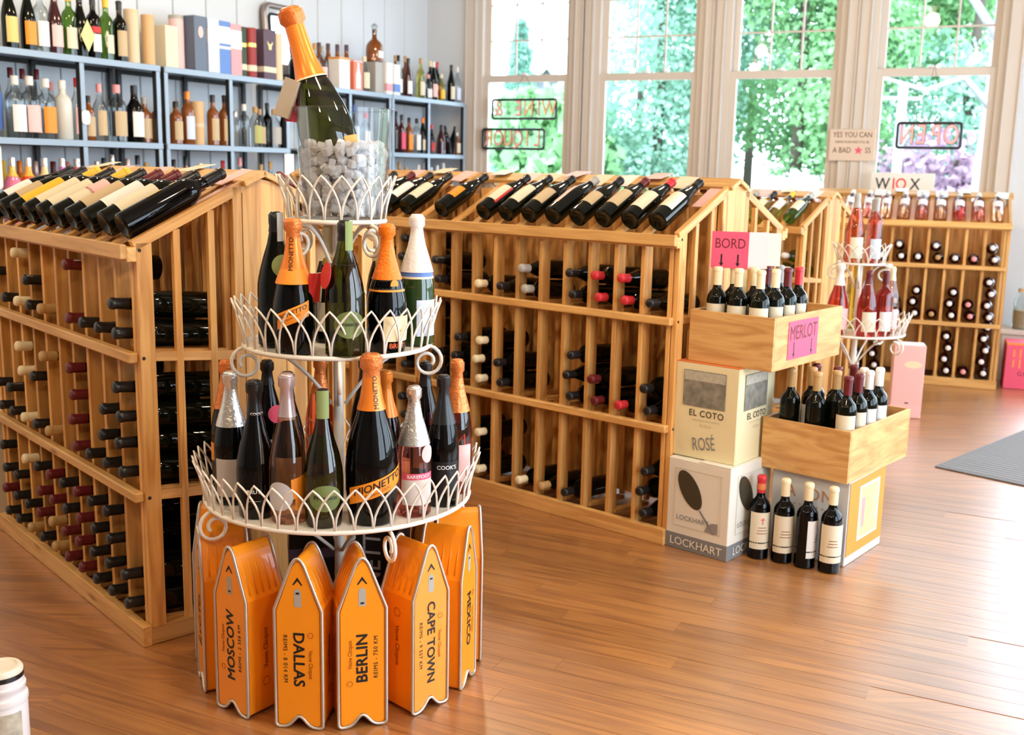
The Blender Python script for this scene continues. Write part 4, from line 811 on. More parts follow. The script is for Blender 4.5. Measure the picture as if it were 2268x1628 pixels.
for lbl, x, y in [('dark bottle with a gold medallion behind the green-strip bottle', -.50, 2.93), ('dark bottle with a gold medallion behind the bright orange foil', -.36, 2.965)]:
    o = spk(lbl, x, y, Zm, 'champagne', .315, .046, DARKG, F_CR, .30, [(.1, .35, -50, 50, CREAM)]); roundlabel(o, .031, .215, -6, GOLD, .55, .55, 'medallion')
# top tier: ice bucket, ice, tilted bottle
BZ = 1.2635
BX = SX + .020
t = thing('ice_bucket', 'clear flared ice bucket on the top tier of the wire stand', 'ice bucket', T(BX, SY, BZ))
put('wall', lathe([(0, 0), (.100, 0), (.109, .006), (.130, .288), (.1265, .288), (.1055, .012), (0, .010)], 40), BUCKETG, t)
put('rim', tube([(.1282 * math.cos(a), .1282 * math.sin(a), .288) for a in [2 * math.pi * k / 48 for k in range(48)]], .0022, 6, True), BUCKETG, t)
ICE = bpy.data.materials.new('ice'); ICE.use_nodes = True; _n = ICE.node_tree.nodes; _l = ICE.node_tree.links; _p = _n['Principled BSDF']; _p.inputs['Base Color'].default_value = (.97, .95, .93, 1); _p.inputs['Roughness'].default_value = .15
_t = _n.new('ShaderNodeBsdfTranslucent'); _t.inputs[0].default_value = (.98, .96, .94, 1); _m = _n.new('ShaderNodeMixShader'); _m.inputs[0].default_value = .5
_r = _n.new('ShaderNodeBsdfTransparent'); _m2 = _n.new('ShaderNodeMixShader'); _m2.inputs[0].default_value = .10
_l.new(_p.outputs[0], _m.inputs[1]); _l.new(_t.outputs[0], _m.inputs[2]); _l.new(_m.outputs[0], _m2.inputs[1]); _l.new(_r.outputs[0], _m2.inputs[2]); _l.new(_m2.outputs[0], _n['Material Output'].inputs[0])
rnd = random.Random(3); vs, fs = [], []
base = bmesh.new(); bmesh.ops.create_cube(base, size=1); bmesh.ops.bevel(base, geom=base.edges[:], offset=.12, segments=1, affect='EDGES'); base.verts.ensure_lookup_table()
bv = [v.co.copy() for v in base.verts]; bf = [[v.index for v in f.verts] for f in base.faces]; base.free()
for k in range(1500):
    z = .022 + .165 * rnd.random(); rr = (.103 + .020 * z / .288) * math.sqrt(rnd.random()) * .95 - .004; a = rnd.random() * 6.283
    if k < 220: z = .185 + rnd.uniform(-.012, .012) - .0; 
    Mr = T(rr * math.cos(a), rr * math.sin(a), z) @ Matrix.Rotation(rnd.random() * 6, 4, (rnd.gauss(0, 1), rnd.gauss(0, 1), rnd.gauss(0, 1))) @ Matrix.Diagonal([rnd.uniform(.015, .024) for _ in range(3)] + [1])
    i = len(vs); vs += [Mr @ v for v in bv]; fs += [tuple(i + q for q in f) for f in bf]
tag(put('ice_cubes', mesh(vs, fs), ICE, None, T(BX, SY, BZ)), 'heap of ice cubes filling the lower part of the clear bucket', 'ice', kind='stuff')
tb = bottle('sparkling_bottle', 'large tilted green prosecco bottle with orange foil standing in the ice', 'wine bottle', T(-.464, SY, 1.372) @ RY(-16.9), 'drop', .448, .074, clearglass('tilted_green_glass', (.25, .24, .05), .06), mat('burnt_orange_foil', (.72, .17, .03), .3, metal=.35, bump=1.0, nscale=70), .11, [(.06, .22, 40, 120, ORANGEP)], SPK, 36, True)
sleeve(tb, 'drop', .448, .074, .60, .90, F_OR, 1.06); sleeve(tb, 'drop', .448, .074, .59, .60, F_CR, 1.06, 'sleeve_edge')
put('booklet', boxm(.045, .012, .10, .001), mat('buff_paper', (.45, .38, .30), .7), tb, T(-.068, -.03, .232) @ RY(36) @ RZ(-20)); put('booklet_back', boxm(.040, .004, .085, 0), PINKP, tb, T(-.060, -.022, .212) @ RY(22) @ RZ(-20))
# ================================================================== arrow tins round the stand
def tin_outline(w=.061, ze=.314, zp=.458, inset=0, notch=.030):
    w -= inset; P = []
    for k in range(7): f = k / 6; a = R(180 + 90 * f); P.append((-w + .010 + .010 * math.cos(a), .010 + inset + .010 * math.sin(a)))
    for k in range(1, 16): f = k / 16; x = -w + .012 + (2 * w - .024) * f; P.append((x, inset + notch * math.exp(-(x / .021) ** 2)))
    for k in range(7): f = k / 6; a = R(270 + 90 * f); P.append((w - .010 + .010 * math.cos(a), .010 + inset + .010 * math.sin(a)))
    P.append((w, ze - inset * .3)); sl = (zp - ze) / .061
    for k in range(9):
        x = .018 * (1 - k / 4); P.append((x, zp - inset * 1.5 - .0095 - .5 * sl * (x * x) / .018))
    P.append((-w, ze - inset * .3)); return P
TO = tin_outline(); TIi = tin_outline(inset=.0065)
def rimmesh(y):
    return tube([(x, y, z + .001) for x, z in TO], .0042, 6, True)
RIMF, BODYM, FACEM = rimmesh(-.062), prism(tin_outline(inset=.001), -.06, .06), prism(TIi, -.0625, -.060)
RIMB = rimmesh(.062)
STK = mat('grey_sticker', (.42, .40, .36), .5); VCINK = mat('deep_orange_ink', (.36, .07, .003), .5)
def tin(city, km, ang, up, r=.325, side=True, lbl='', brandpos=1):
    a = R(ang); x, y = SX + r * math.sin(a), SY - r * math.cos(a)
    t = thing('arrow_tin', lbl, 'tin', T(x, y, .0035) @ RZ(ang), 'orange arrow tins round the stand')
    put('body', BODYM, TINO, t); put('rim', RIMF, TINR, t); put('rim', RIMB, TINR, t); fc = put('face', FACEM, TINO, t)
    put('arrow', mesh([(-.013, -.0632, .382), (0, -.0632, .402), (.013, -.0632, .382), (.010, -.0632, .3805), (0, -.0632, .3925), (-.010, -.0632, .3805)], [(0, 1, 4, 5), (1, 2, 3, 4)]), INK, fc)
    put('sticker', prism([(-.009, 0), (.009, 0), (.009, .042), (0, .050), (-.009, .042)], -.0632, -.0628), STK, fc, T(0, 0, .324))
    put('sticker_mark', boxm(.009, .0004, .005, 0), INK, fc, T(0, -.0634, .332 if up else .360))
    s = 1 if up else -1; MR_ = T(0, -.0634, .185) @ RX(90) @ RZ(90 * s)
    sz = .040 if len(city) < 8 else .037
    if city: put('lettering', text(city, sz, .028, 1.02, 1.02), INK, fc, MR_ @ T(0, .0, 0))
    if km: put('lettering', text('REIMS - %s KM' % km, .0150, .006, 1, 1.15), INK, fc, MR_ @ T(0, -.034 , 0))
    put('brand_lettering', text('Veuve Clicquot', .0150, .008, .82), VCINK, fc, MR_ @ T(.012, .031, 0)); 
    put('brand_star', tube([(.008 * (1 if k % 2 else .78) * math.cos(k * math.pi / 6), .008 * (1 if k % 2 else .78) * math.sin(k * math.pi / 6), 0) for k in range(12)], .0005, 4, True), VCINK, fc, MR_ @ T(-.066, .032, 0))
    for sd in (-1, 1):
        M2 = T(sd * .0605, 0, .175) @ RZ(90 * sd) @ RX(90) @ RZ(90 if sd > 0 else -90)
        put('side_lettering', text('Veuve Clicquot', .021, .012, .85), VCINK, t, M2 @ T(0, 0, .0006)); put('side_star', tube([(.013 * (1 if k % 2 else .78) * math.cos(k * math.pi / 6), .013 * (1 if k % 2 else .78) * math.sin(k * math.pi / 6), 0) for k in range(12)], .0006, 4, True), VCINK, t, M2 @ T(-.092, 0, .0006))
        for k in range(5):   # pressed flutes on the roof slopes
            yy = -.042 + k * .021; p0, p1 = Vector((sd * .056, yy, .326)), Vector((sd * .016, yy, .422))
            put('flute', tube([p0, p1], .0030, 5), TINO, t)
    return t
tin('DALLAS', '8 014', -6.3, False, lbl='orange arrow-shaped tin lettered Dallas, front of the ring')
tin('BERLIN', '750', 17.3, True, lbl='orange arrow-shaped tin lettered Berlin, front of the ring')
tin('MOSCOW', '2 358', -36.5, True, lbl='orange arrow-shaped tin lettered Moscow, left of Dallas')
tin('CAPE TOWN', '9 557', 46.0, False, lbl='orange arrow-shaped tin lettered Cape Town, right of Berlin')
tin('KYOTO', '', -66, True, lbl='orange arrow-shaped tin lettered Kyoto, half hidden behind Moscow')
tin('MEXICO', '', 73, False, lbl='orange arrow-shaped tin lettered Mexico, behind Cape Town')
tin('', '', -97, True, r=.345, lbl='orange arrow-shaped tin farthest left, under the left scroll')
tin('', '', 100, False, r=.335, lbl='orange arrow-shaped tin behind Mexico')
tin('', '', 126, False, r=.335, lbl='orange arrow-shaped tin rearmost at the right')
t = thing('bottle_carton', 'black carton lettered in white standing behind the front tins', 'carton', T(SX + .115, SY + .06, .0) @ RZ(-12))
put('box', boxm(.13, .11, .44, .002), F_BK, t, T(0, 0, .22)); put('lettering', text('MIONETTO', .075, .01, .9), mat('grey_ink', (.5, .48, .44)), t, T(-.012, -.0556, .27) @ RX(90) @ RZ(90)); put('orange_corner', mesh([(-.03, -.0557, .13), (.064, -.0557, .10), (.064, -.0557, .24)], [(0, 1, 2)]), ORANGEP, t)
t = thing('bottle_carton', 'plain black carton standing inside the ring of tins', 'carton', T(SX - .105, SY + .12, 0) @ RZ(14)); put('box', boxm(.13, .11, .40, .002), F_BK, t, T(0, 0, .2)); put('printed_band', boxm(.1306, .1106, .03, 0), BRN, t, T(0, 0, .3))
# ================================================================== cartons and crates beside the middle rack
def place(x, y, z, a): return T(x, y, z) @ RZ(a)
CARTC = mat('ivory_card', (.80, .76, .66), .6); CARTY = mat('pale_yellow_card', (.80, .70, .42), .6); GREYB = mat('slate_print', (.22, .23, .24), .6); ETCH = mat('etching_print', (.22, .205, .16), .7, noise=1.0, nscale=28)
# corner at front; local x runs to the left along the front (negative), y to the back right
def carton_at(name, lbl, corner, ang, w, d, z0, h, m, cat='carton'):
    t = thing(name, lbl, cat, place(corner[0], corner[1], z0, ang)); put('box', boxm(w, d, h, .003), m, t, T(-w / 2, d / 2, h / 2)); return t
t = carton_at('wine_carton', 'white carton with a grey foot and a scoop picture, on the floor beside the rack', (.801, 3.769), -41.5, .267, .30, 0, .352, CARTC)
put('printed_foot', boxm(.268, .301, .062, .002), GREYB, t, T(-.1335, .15, .031)); put('top_flap', boxm(.135, .30, .003, 0), CARTC, t, T(-.068, .15, .3535))
fm = mat('tan_line', (.55, .45, .30))
for side in (0, 1):
    M = T(-.1335, -.0018, .198) @ RX(90) if side == 0 else T(.0018, .15, .198) @ RZ(90) @ RX(90)
    put('print_frame', tube([(-.10, -.105, 0), (.10, -.105, 0), (.10, .118, 0), (-.10, .118, 0)], .0007, 4, True), fm, t, M)
    sc = put('scoop_bowl', mesh([(.040 * math.cos(a), .080 * math.sin(a), 0) for a in [k * math.pi / 12 for k in range(24)]], [tuple(range(24))]), mat('scoop_brown', (.055, .045, .025), .5), t, M @ T(-.035, .042, .0006) @ RZ(32)); sc.name = 'scoop_picture'
    put('scoop_handle', mesh([(.008, -.03, 0), (.013, -.026, 0), (.078, -.104, 0), (.070, -.108, 0)], [(0, 1, 2, 3)]), GREYB, t, M @ T(0, .0, .0008)); put('scoop_heap', mesh([(.035, -.104, 0), (.09, -.104, 0), (.09, -.062, 0), (.062, -.066, 0), (.044, -.082, 0)], [tuple(range(5))]), mat('heap_grey', (.30, .27, .26), .6, noise=.5, nscale=150), t, M @ T(0, 0, .0004))
    put('lettering', text('LOCKHART', .027, .0), GREYB, t, M @ T(-.018, -.072, .0008)); put('foot_lettering', text('LOCKHART', .043, .012), CARTC, t, M @ T(0, -.168, .0012))
t = carton_at('wine_carton', 'pale yellow rioja carton stacked on the scoop carton', (.818, 3.806), -39.5, .262, .285, .355, .359, CARTY)
put('lid_tape', boxm(.262, .10, .002, 0), mat('orange_lid', (.72, .20, .05), .6), t, T(-.131, .05, .3598))
for side in (0, 1):
    M = T(-.131, -.0018, .18) @ RX(90) if side == 0 else T(.0018, .142, .18) @ RZ(90) @ RX(90)
    put('etching', boxm(.176, .135, .0004, 0), ETCH, t, M @ T(-.008, .085, .0004)); put('sky_print', boxm(.170, .035, .0003, 0), mat('etching_sky', (.45, .42, .33), .7, noise=.4, nscale=60), t, M @ T(-.008, .132, .0009))
    put('lettering', text('EL COTO', .034, .006, .95, 1.1), INK, t, M @ T(.005, -.008, .0008)); put('lettering', text('Embotellado en la Propiedad', .0098), fm, t, M @ T(.005, -.032, .0008)); put('lettering', text('RIOJA', .015, .0, 1, 1.3), fm, t, M @ T(.005, -.052, .0008))
    if side == 0: put('handwriting', text('ROSÉ', .070, -.014, .58), GREYB, t, M @ T(0, -.122, .0008) @ RZ(9))
t = carton_at('gift_carton', 'carton with an orange side and framed cocktail print under the lower crate', (1.225, 3.745), -39.5, .30, .345, 0, .320, mat('grey_white_card', (.66, .66, .64), .6))
OR2 = mat('amber_panel', (.84, .30, .04), .5)
M = T(.0016, .1725, .16) @ RZ(90) @ RX(90)
put('side_panel', boxm(.335, .28, .0006, 0), OR2, t, M @ T(0, .015, 0)); put('print_border', boxm(.19, .21, .0006, 0), WHITEP, t, M @ T(.02, .02, .0006)); put('print', boxm(.165, .19, .0006, 0), mat('cocktail_print', (.75, .62, .28), .5, noise=.5, nscale=14), t, M @ T(.02, .02, .0011))
for k, c in enumerate(((.85, .35, .35), (.55, .62, .25), (.80, .70, .35))): put('cocktail_glass', mesh([(-.012, -.06, 0), (.012, -.06, 0), (.018, .055, 0), (-.018, .055, 0)], [(0, 1, 2, 3)]), mat('cocktail_%d' % k, c), t, M @ T(-.035 + k * .052, .02, .0016))
M = T(-.15, -.0016, .16) @ RX(90); put('lettering', text('A  ON', .062, .0, 1.0, 1.1), mat('copper_ink', (.55, .25, .14)), t, M @ T(.0, .085, 0))
for k in range(10): put('printed_dot', boxm(.006, .006, .0004, 0), mat('copper_ink', (.55, .25, .14)), t, M @ T(-.10 + k * .022, .04, 0))
def crate(lbl, corner, z0, ang=-41, w=.345, d=.55, h=.192):
    t = thing('wooden_crate', lbl, 'crate', place(corner[0], corner[1], z0, ang), 'open pine wine crates'); th = .011
    put('front_board', boxm(w, th, h), W_C, t, T(-w / 2, th / 2, h / 2)); put('back_board', boxm(w, th, h), W_C, t, T(-w / 2, d - th / 2, h / 2))
    put('side_board', boxm(d - 2 * th, th, h), W_C, t, T(-th / 2, d / 2, h / 2) @ RZ(90)); put('side_board', boxm(d - 2 * th, th, h), W_C, t, T(-w + th / 2, d / 2, h / 2) @ RZ(90))
    put('floor_board', boxm(w - 2 * th, d - 2 * th, .008), W_C, t, T(-w / 2, d / 2, .004)); return t
uc = crate('upper open pine crate with a pink Merlot sign, on the rioja carton', (.917, 3.748), .7165)
lc = crate('lower open pine crate full of tan and maroon capped bottles', (1.203, 3.713), .3225)
def sign(t, M, w, h, txt, size, narrow, arrows, name='paper_sign'):
    p = put(name, boxm(w, h, .0006, 0), PINKP, t, M); put('lettering', text(txt, size, .012, narrow), mat('maroon_ink', (.16, .02, .03)), p, T(0, h * .17, .0007))
    for x in arrows: put('arrow_mark', mesh([(-.003, .03, 0), (.003, .03, 0), (.003, -.012, 0), (.009, -.012, 0), (0, -.03, 0), (-.009, -.012, 0), (-.003, -.012, 0)], [(0, 1, 2, 6), (3, 4, 5)]), INK, p, T(x, -h * .26, .0007))
    return p
sign(uc, T(.0016, .225, .100) @ RZ(90) @ RX(90), .235, .140, 'MERLOT', .074, .76, (-.07, .07))
def gridb(M, spec, nm, z, h, kind, labs):
    for (e1, e2, cap, lm, g_) in spec:
        lbl = '%s-capped red wine in the %s crate, %s' % (CAPN[cap], nm, labs.pop(0))
        bottle('wine_bottle', lbl, 'wine bottle', M @ T(-e1, e2, z) @ RZ(-38 * 0 + 30), kind, h, .037, g_, CAPS[cap], .21, [(.20, .57, -70, 55, lm)] if lm else None, 'red wines in the crates', 24)
MU = place(.917, 3.748, .7165, -41); MLc = place(1.203, 3.713, .3225, -41)
gridb(MU, [(.275, .065, 'c', CREAM, DARKG), (.188, .065, 'c', CREAM, DARKG), (.100, .068, 'c', CREAM, DARKG), (.085, .152, 'c', CREAM, DARKG), (.080, .236, 'd', CREAM, DARKG), (.078, .320, 'r', CREAM, DARKG), (.255, .150, 'c', CREAM, DARKG), (.170, .152, 'c', CREAM, DARKG), (.165, .238, 'd', CREAM, DARKG), (.160, .325, 'g', CREAM, DARKG)],
      'upper', .043, .305, 'bordeaux', ['front left corner', 'front middle', 'front right', 'second along the signed side', 'third along the signed side', 'fourth along the signed side', 'second row left', 'second row middle', 'third row middle', 'rear middle'])
gridb(MLc, [(.270, .062, 't', None, DARKG), (.168, .062, 't', None, DARKG), (.225, .140, 't', WHITEP, DARKG), (.130, .142, 't', None, DARKG), (.052, .066, 'd', CREAM, DARKG), (.048, .150, 'd', CREAM, DARKG), (.165, .225, 'd', WHITEP, DARKG), (.140, .310, 'd', None, DARKG), (.046, .236, 'w', WHITEP, DARKG), (.044, .325, 'w', WHITEP, DARKG), (.250, .225, 'd', None, DARKG), (.085, .275, 'w', None, DARKG)],
      'lower', .060, .315, 'bordeaux', ['front left', 'front middle', 'second row left', 'second row middle', 'front right corner', 'second along the right side', 'third row middle', 'fourth row middle', 'third along the right side', 'last along the right side', 'third row left', 'between two rows at the back'])
for k, (x, y, cp, lm, sp_) in enumerate([(.930, 3.838, 'r', CREAM, 'red and copper capsule and a cross on the cream label'), (1.010, 3.800, 'c', CREAM, 'cream capsule and striped label, second from left'), (1.082, 3.752, 'c', WHITEP, 'cream capsule turned sideways, third from left'), (1.158, 3.706, 'c', CREAM, 'cream capsule and striped label, nearest the amber carton')]):
    o = bottle('wine_bottle', 'bottle on the floor with ' + sp_, 'wine bottle', T(x, y, .0012) @ RZ([5, 0, 62, -4][k]), 'bordeaux', .312, .0385, BLACKG, CAPS[cp], .20, [(.13, .58, -72, 72, lm)], 'red wines standing on the floor', 26)
    put('label_rule', wrap(.0396, -72, 72, .312 * .20, .312 * .215, 10), INK, o)
    for q in range(3): put('text_rule', wrap(.0397, -30 + 4 * q, 30 - 4 * q, .100 + q * .011, .1012 + q * .011 + .0016, 8), BROWNINK, o)
    if k == 0: put('cross', curl(mesh([(-.0015, -.014, 0), (.0015, -.014, 0), (.0015, .012, 0), (-.0015, .012, 0), (-.008, .003, 0), (.008, .003, 0), (.008, .006, 0), (-.008, .006, 0)], [(0, 1, 2, 3), (4, 5, 6, 7)]), .0394, .15), REDINK, o)
    if k == 0: put('capsule_band', lathe([(.0168, .262), (.0168, .285)], 20), mat('copper_band', (.72, .22, .08), .35), o)
tag(put('blank_card', boxm(.052, .001, .12, 0), WHITEP, None, MU @ T(-.135, .215, .415) @ RZ(25)), 'blank white card standing up between bottles in the upper crate', 'card')
# the Bordeaux sign held above the upper crate: a folded pink paper on two sticks
t = thing('paper_sign', 'folded pink paper sign reading Bord, standing over the upper crate', 'sign', MU @ T(-.262, .12, .31) @ RZ(26))
for x in (-.045, .06): bx('stick', F_CR, t, x - .008, x + .008, .002, .006, -.09, .06, .0005)
p = put('left_page', boxm(.135, .0006, .135, 0), PINKP, t, T(0, 0, .10)); put('lettering', text('BORD', .052, .004, .8), mat('maroon_ink', (.16, .02, .03)), p, T(0, -.0006, .022) @ RX(90))
for x in (-.03, .03): put('arrow_mark', mesh([(-.003, .022, 0), (.003, .022, 0), (.003, -.01, 0), (.008, -.01, 0), (0, -.024, 0), (-.008, -.01, 0), (-.003, -.01, 0)], [(0, 1, 2, 6), (3, 4, 5)]), INK, p, T(x, -.0006, -.038) @ RX(90))
put('right_page', boxm(.075, .0006, .135, 0), PALEPINK, t, T(.0675 + .034, .014, .10) @ RZ(24))
# ================================================================== rose stand, boxes, mat and the rest
RX_, RY_ = 1.80, 5.62
wire_stand('small two-tier ivory wire stand of rose wines behind the crates', T(RX_, RY_, 0), [(.245, .60, 30, 4, -140, .105), (.118, .96, 16, 4, -110, .10)], .016)
for k, (x, y, z, kind, h, r, g_, cp, lm, lbl) in enumerate([
    (-.13, -.10, .60, 'tear', .36, .056, REDROSE, F_WH, PALEPINK, 'wide rose bottle with white foil at the left of the rose stand'), (.0, -.16, .60, 'champagne', .335, .050, REDROSE, F_DR, CREAM, 'deep pink bottle with a dark red capsule and cream label'),
    (.095, -.13, .60, 'bordeaux', .33, .042, REDROSE, F_DR, WHITEP, 'deep pink bottle with a dark red capsule and white side label'), (.155, -.05, .60, 'champagne', .345, .042, PEACHG, F_CR, PALEPINK, 'peach rose bottle with a cream capsule on the lower tier'),
    (.17, .06, .60, 'burgundy', .35, .040, PEACHG, F_WH, PALEPINK, 'peach rose bottle with a white capsule at the right edge'), (.02, .12, .60, 'bordeaux', .34, .038, WHITEWG, F_YL, None, 'yellow wine bottle at the back of the rose stand'),
    (-.055, -.045, .96, 'champagne', .355, .046, ROSEG, F_GY, CREAM, 'rose bottle with a grey capsule, left on the upper tier'), (.045, -.045, .96, 'bordeaux', .335, .038, ROSEG, F_GY, LBLUE, 'rose bottle with a square pale label on the upper tier'), (.065, .045, .96, 'burgundy', .325, .038, PEACHG, F_GY, LBLUE, 'slim rose bottle at the right of the upper tier'), (-.01, .06, .96, 'bordeaux', .27, .034, WHITEWG, F_YL, None, 'small yellow bottle between the upper rose bottles')]):
    bottle('rose_bottle', lbl, 'wine bottle', T(RX_ + x, RY_ + y, z + .001) @ RZ(-12), kind, h, r, g_, cp, .30 if cp is F_WH and k == 0 else .2, [(.08, .38, -30, 60, lm)] if lm else None, 'rose wines on the small stand', 18, k == 0)
PINKC2 = mat('blush_card', (.88, .52, .48), .45)
t = thing('gift_box', 'tall blush pink gift box standing behind the lower crate', 'box', place(2.245, 6.26, 0, -14)); put('box', boxm(.175, .13, .435, .003), PINKC2, t, T(.0875, .065, .2175)); put('lid_panel', boxm(.168, .122, .002, 0), WHITEP, t, T(.0875, .065, .436)); put('printed_oval', prism([(.05 * math.cos(a), .022 * math.sin(a)) for a in [k * .4 for k in range(16)]], -.0004, 0), F_CR, t, T(.11, -.0006, .32)); put('printed_base', boxm(.176, .131, .06, 0), PALEPINK, t, T(.0875, .065, .05))
put('printed_mark', boxm(.02, .0006, .008, 0), INK, t, T(.09, -.0008, .09))
t = thing('gift_carton', 'hot pink carton with orange lettering right of the far rack', 'carton', place(3.345, 7.22, 0, -20)); put('box', boxm(.30, .22, .315, .003), PINKP, t, T(.15, .11, .1575)); put('lid_band', boxm(.301, .221, .012, 0), ORANGEP, t, T(.15, .11, .308))
[put('printed_stroke', boxm(.012, .0006, .05 + .012 * (k % 3), 0), mat('coral_ink', (.95, .30, .08)), t, T(.05 + (k % 6) * .04, -.0008, .245 if k < 6 else .175)) for k in range(11)]; put('lettering', text('GUIDE', .042, 0, 1, 1.2), mat('maroon_ink', (.16, .02, .03)), t, T(.15, -.0006, .105) @ RX(90)); put('tumbler_print', mesh([(0, 0, 0), (.05, 0, 0), (.06, .06, 0), (-.01, .06, 0)], [(0, 1, 2, 3)]), YELLOWP, t, T(.19, -.0006, .02) @ RX(90))
t = thing('jar', 'clear jar of pale grain on the ledge at the right edge', 'jar', T(3.62, 7.60, .36)); put('glass', lathe([(0, 0), (.07, 0), (.075, .01), (.075, .20), (.05, .24), (.05, .26), (0, .26)], 18), CLEARG, t); put('grain', lathe([(0, .004), (.068, .004), (.072, .13), (0, .135)], 16), mat('grain', (.55, .48, .34), .9, noise=.5, nscale=90), t); put('lid', lathe([(0, .26), (.055, .26), (.055, .285), (0, .285)], 16), F_SIL, t)
t = thing('side_ledge', 'white low ledge under the jar at the right edge', 'ledge', T(3.62, 7.60, 0) @ RZ(-25)); bx('top', TRIM, t, -.15, .45, -.14, .16, .33, .36); bx('apron', TRIM, t, -.13, .43, -.12, -.10, 0, .33); bx('leg', TRIM, t, -.13, -.09, .10, .14, 0, .33)
# ribbed entrance mat
MATM = mat('grey_mat', (.20, .205, .215), .85); MATR = mat('grey_mat_rib', (.29, .295, .31), .8)
t = thing('entrance_mat', 'grey ribbed entrance mat at the right', 'mat', place(2.093, 5.149, 0, -45)); bx('backing', MATM, t, 0, 1.15, 0, 1.85, 0, .007, .002)
vs, fs = [], []
for k in range(46):
    y = .03 + k * .0395; i = len(vs)
    vs += [(.02, y, .007), (1.13, y, .007), (1.13, y + .024, .007), (.02, y + .024, .007), (.02, y + .006, .0115), (1.13, y + .006, .0115), (1.13, y + .018, .0115), (.02, y + .018, .0115)]
    fs += [(i, i + 1, i + 5, i + 4), (i + 4, i + 5, i + 6, i + 7), (i + 7, i + 6, i + 2, i + 3), (i, i + 4, i + 7, i + 3), (i + 1, i + 2, i + 6, i + 5)]
tag(put('ribs', mesh(vs, fs), MATR, t), kind='stuff')
# jar at the lower left, cream carton beyond the left rack
t = thing('canister_jar', 'white screw-top jar in the lower left corner', 'jar', T(-1.172, 2.33, 0)); JW = mat('jar_white', (.80, .78, .78), .3)
put('body', lathe([(0, 0), (.05, 0), (.054, .008), (.054, .165), (.052, .172)], 28), JW, t); put('shoulder', lathe([(.0555, .165), (.0565, .172), (.0555, .180), (.050, .183), (.050, .196), (.0525, .199), (.0525, .207), (.049, .210), (.049, .226)], 28), JW, t); put('seal', lathe([(.0492, .224), (.0492, .236)], 28), F_BK, t); put('lid', lathe([(.0485, .235), (.0485, .243), (.044, .250), (.036, .2505), (.034, .248), (0, .248)], 28), mat('lid_cream', (.80, .72, .58), .4), t); put('label', wrap(.0545, -70, 70, .02, .15, 12), mat('botanical_label', (.50, .46, .36), .6, noise=.7, nscale=40), t)
t = thing('storage_carton', 'cream carton with a black panel beyond the left rack', 'carton', place(-2.02, 4.02, 0, -48.4)); put('box', boxm(.36, .30, .40, .004), mat('cream_board', (.72, .66, .50), .6), t, T(-.18, .16, .20)); put('black_panel', boxm(.022, .001, .26, 0), F_BK, t, T(-.02, .0088, .21)); put('lid', boxm(.366, .306, .02, .003), WHITEP, t, T(-.18, .16, .41))
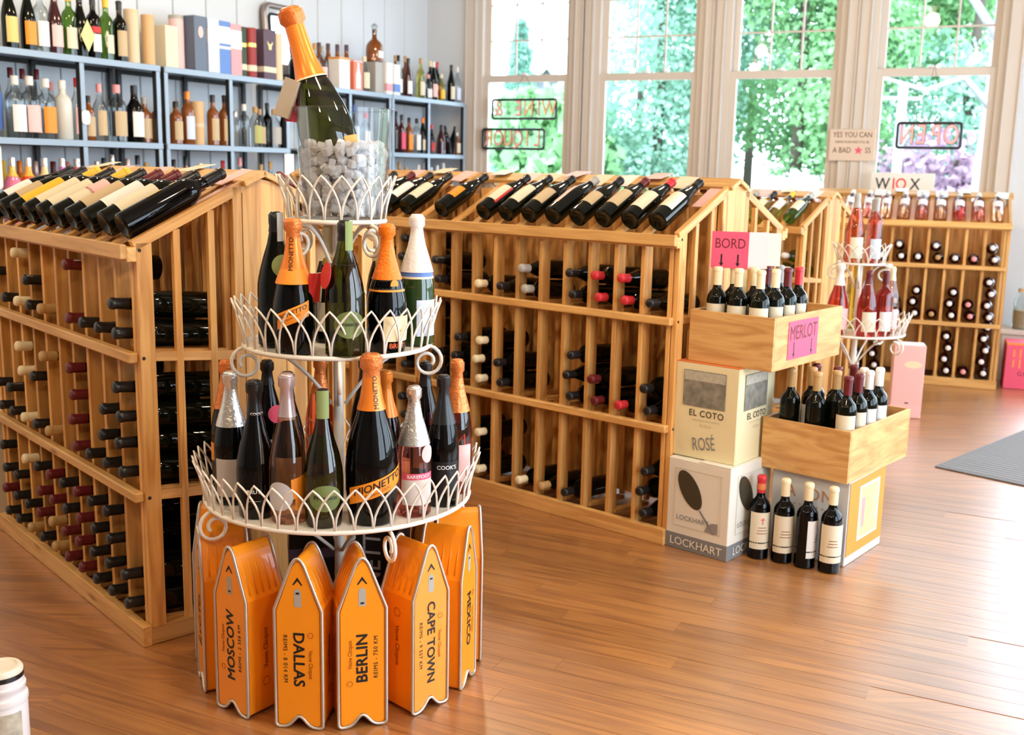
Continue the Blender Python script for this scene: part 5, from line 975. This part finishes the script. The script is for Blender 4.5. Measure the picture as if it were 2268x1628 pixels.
# ================================================================== signs in the windows
NEONP = mat('neon_tube_pink', (.90, .42, .40), .25, emit=.25); NEONO = mat('neon_tube_orange', (.92, .50, .28), .25, emit=.25); ACR = clearglass('sign_acrylic', (.96, .93, .97), .06)  # weak glow put into the tube colours, though the signs hang unlit
def neon(lbl, x0, x1, z0, z1, txt, cols, tilt=0, ztop=2.21, dx=0):
    t = thing('window_sign', lbl, 'sign', MW @ T((x0 + x1) / 2, -.035, (z0 + z1) / 2) @ RY(tilt), 'unlit tube signs hung in the windows'); W, H = x1 - x0, z1 - z0
    put('frame', tube([(x, 0, z - H / 2) for x, z in rrect(W, H, .018, 3)], .011, 6, True), F_BK, t)
    put('back_panel', boxm(W, .003, H, 0), ACR, t); n = len(txt); cw = W / (n + .3)
    for k, ch in enumerate(txt):   # seen from behind, so mirrored
        if ch == ' ': continue
        m = text(ch, H * 1.16, .022, .74 * cw / (H * .62)).copy(); m.transform(Matrix.Diagonal((-1, 1, 1, 1))); put('letter_shadow', m, F_BK, t, T(W / 2 - cw * (k + .65), -.006, 0) @ RX(90))
        put('tube_letter', text_m(ch, H, cw), cols[k % len(cols)], t, T(W / 2 - cw * (k + .65), -.012, 0) @ RX(90))
    for s in (-1, 1): put('cord', tube([(s * W * .18, 0, H / 2), (s * dx, .0, ztop - (z0 + z1) / 2)], .0016, 4), F_BK, t)
    return t
def text_m(ch, H, cw):
    m = text(ch, H * 1.12, .004, .74 * cw / (H * .62)).copy(); m.transform(Matrix.Diagonal((-1, 1, 1, 1))); return m
neon('tube sign reading wine and ampersand from behind, first window', .655, 1.255, 1.825, 1.985, 'WINE &', (NEONO, NEONP))
neon('tube sign reading liquor from behind, below the wine sign', .565, 1.150, 1.570, 1.735, 'LIQUOR', (NEONP, NEONO), ztop=1.812, dx=.12)
neon('tube sign reading open from behind, fourth window', 4.02, 4.46, 1.615, 1.795, 'OPEN', (NEONP,))
t = thing('wall_sign', 'beige slogan sign with a pink star between the third and fourth windows', 'sign', MW @ T(3.70, -.04, 1.63)); put('board', boxm(.335, .010, .235, .004), mat('beige_board', (.74, .60, .48), .6), t)
SI = mat('brown_sign_ink', (.14, .07, .05), .6)
for txt, sz, z, nr, sp_ in (('YES YOU CAN', .056, .075, .80, 1), ('DRINK ROSE AND STILL BE', .024, .022, .86, 1), ('A BAD', .058, -.040, .80, 1), ('SS', .058, -.040, .80, 1)):
    put('lettering', text(txt, sz, .008, nr, sp_), SI, t, T(-.072 if txt == 'A BAD' else (.118 if txt == 'SS' else 0), -.0056, z) @ RX(90))
put('star', mesh([((.034 if k % 2 == 0 else .015) * math.sin(k * math.pi / 5), (.034 if k % 2 == 0 else .015) * math.cos(k * math.pi / 5), 0) for k in range(10)] + [(0, 0, 0)], [(k, (k + 1) % 10, 10) for k in range(10)]), PINKP, t, T(.050, -.0056, -.040) @ RX(90))
t = thing('station_sign', 'white sign with black and red letters on the fourth window sill', 'sign', MW @ T(4.085, -.06, SILL)); put('board', boxm(.45, .008, .16, .003), WHITEP, t, T(0, 0, .57)); put('easel', boxm(.03, .03, .50, 0), TRIM, t, T(0, .02, .25))
for txt, x, m in (('W', -.140, INK), ('IO', -.020, REDINK), ('X', .090, INK)): put('lettering', text(txt, .118, .012, .84), m, t, T(x, -.0046, .565) @ RX(90))
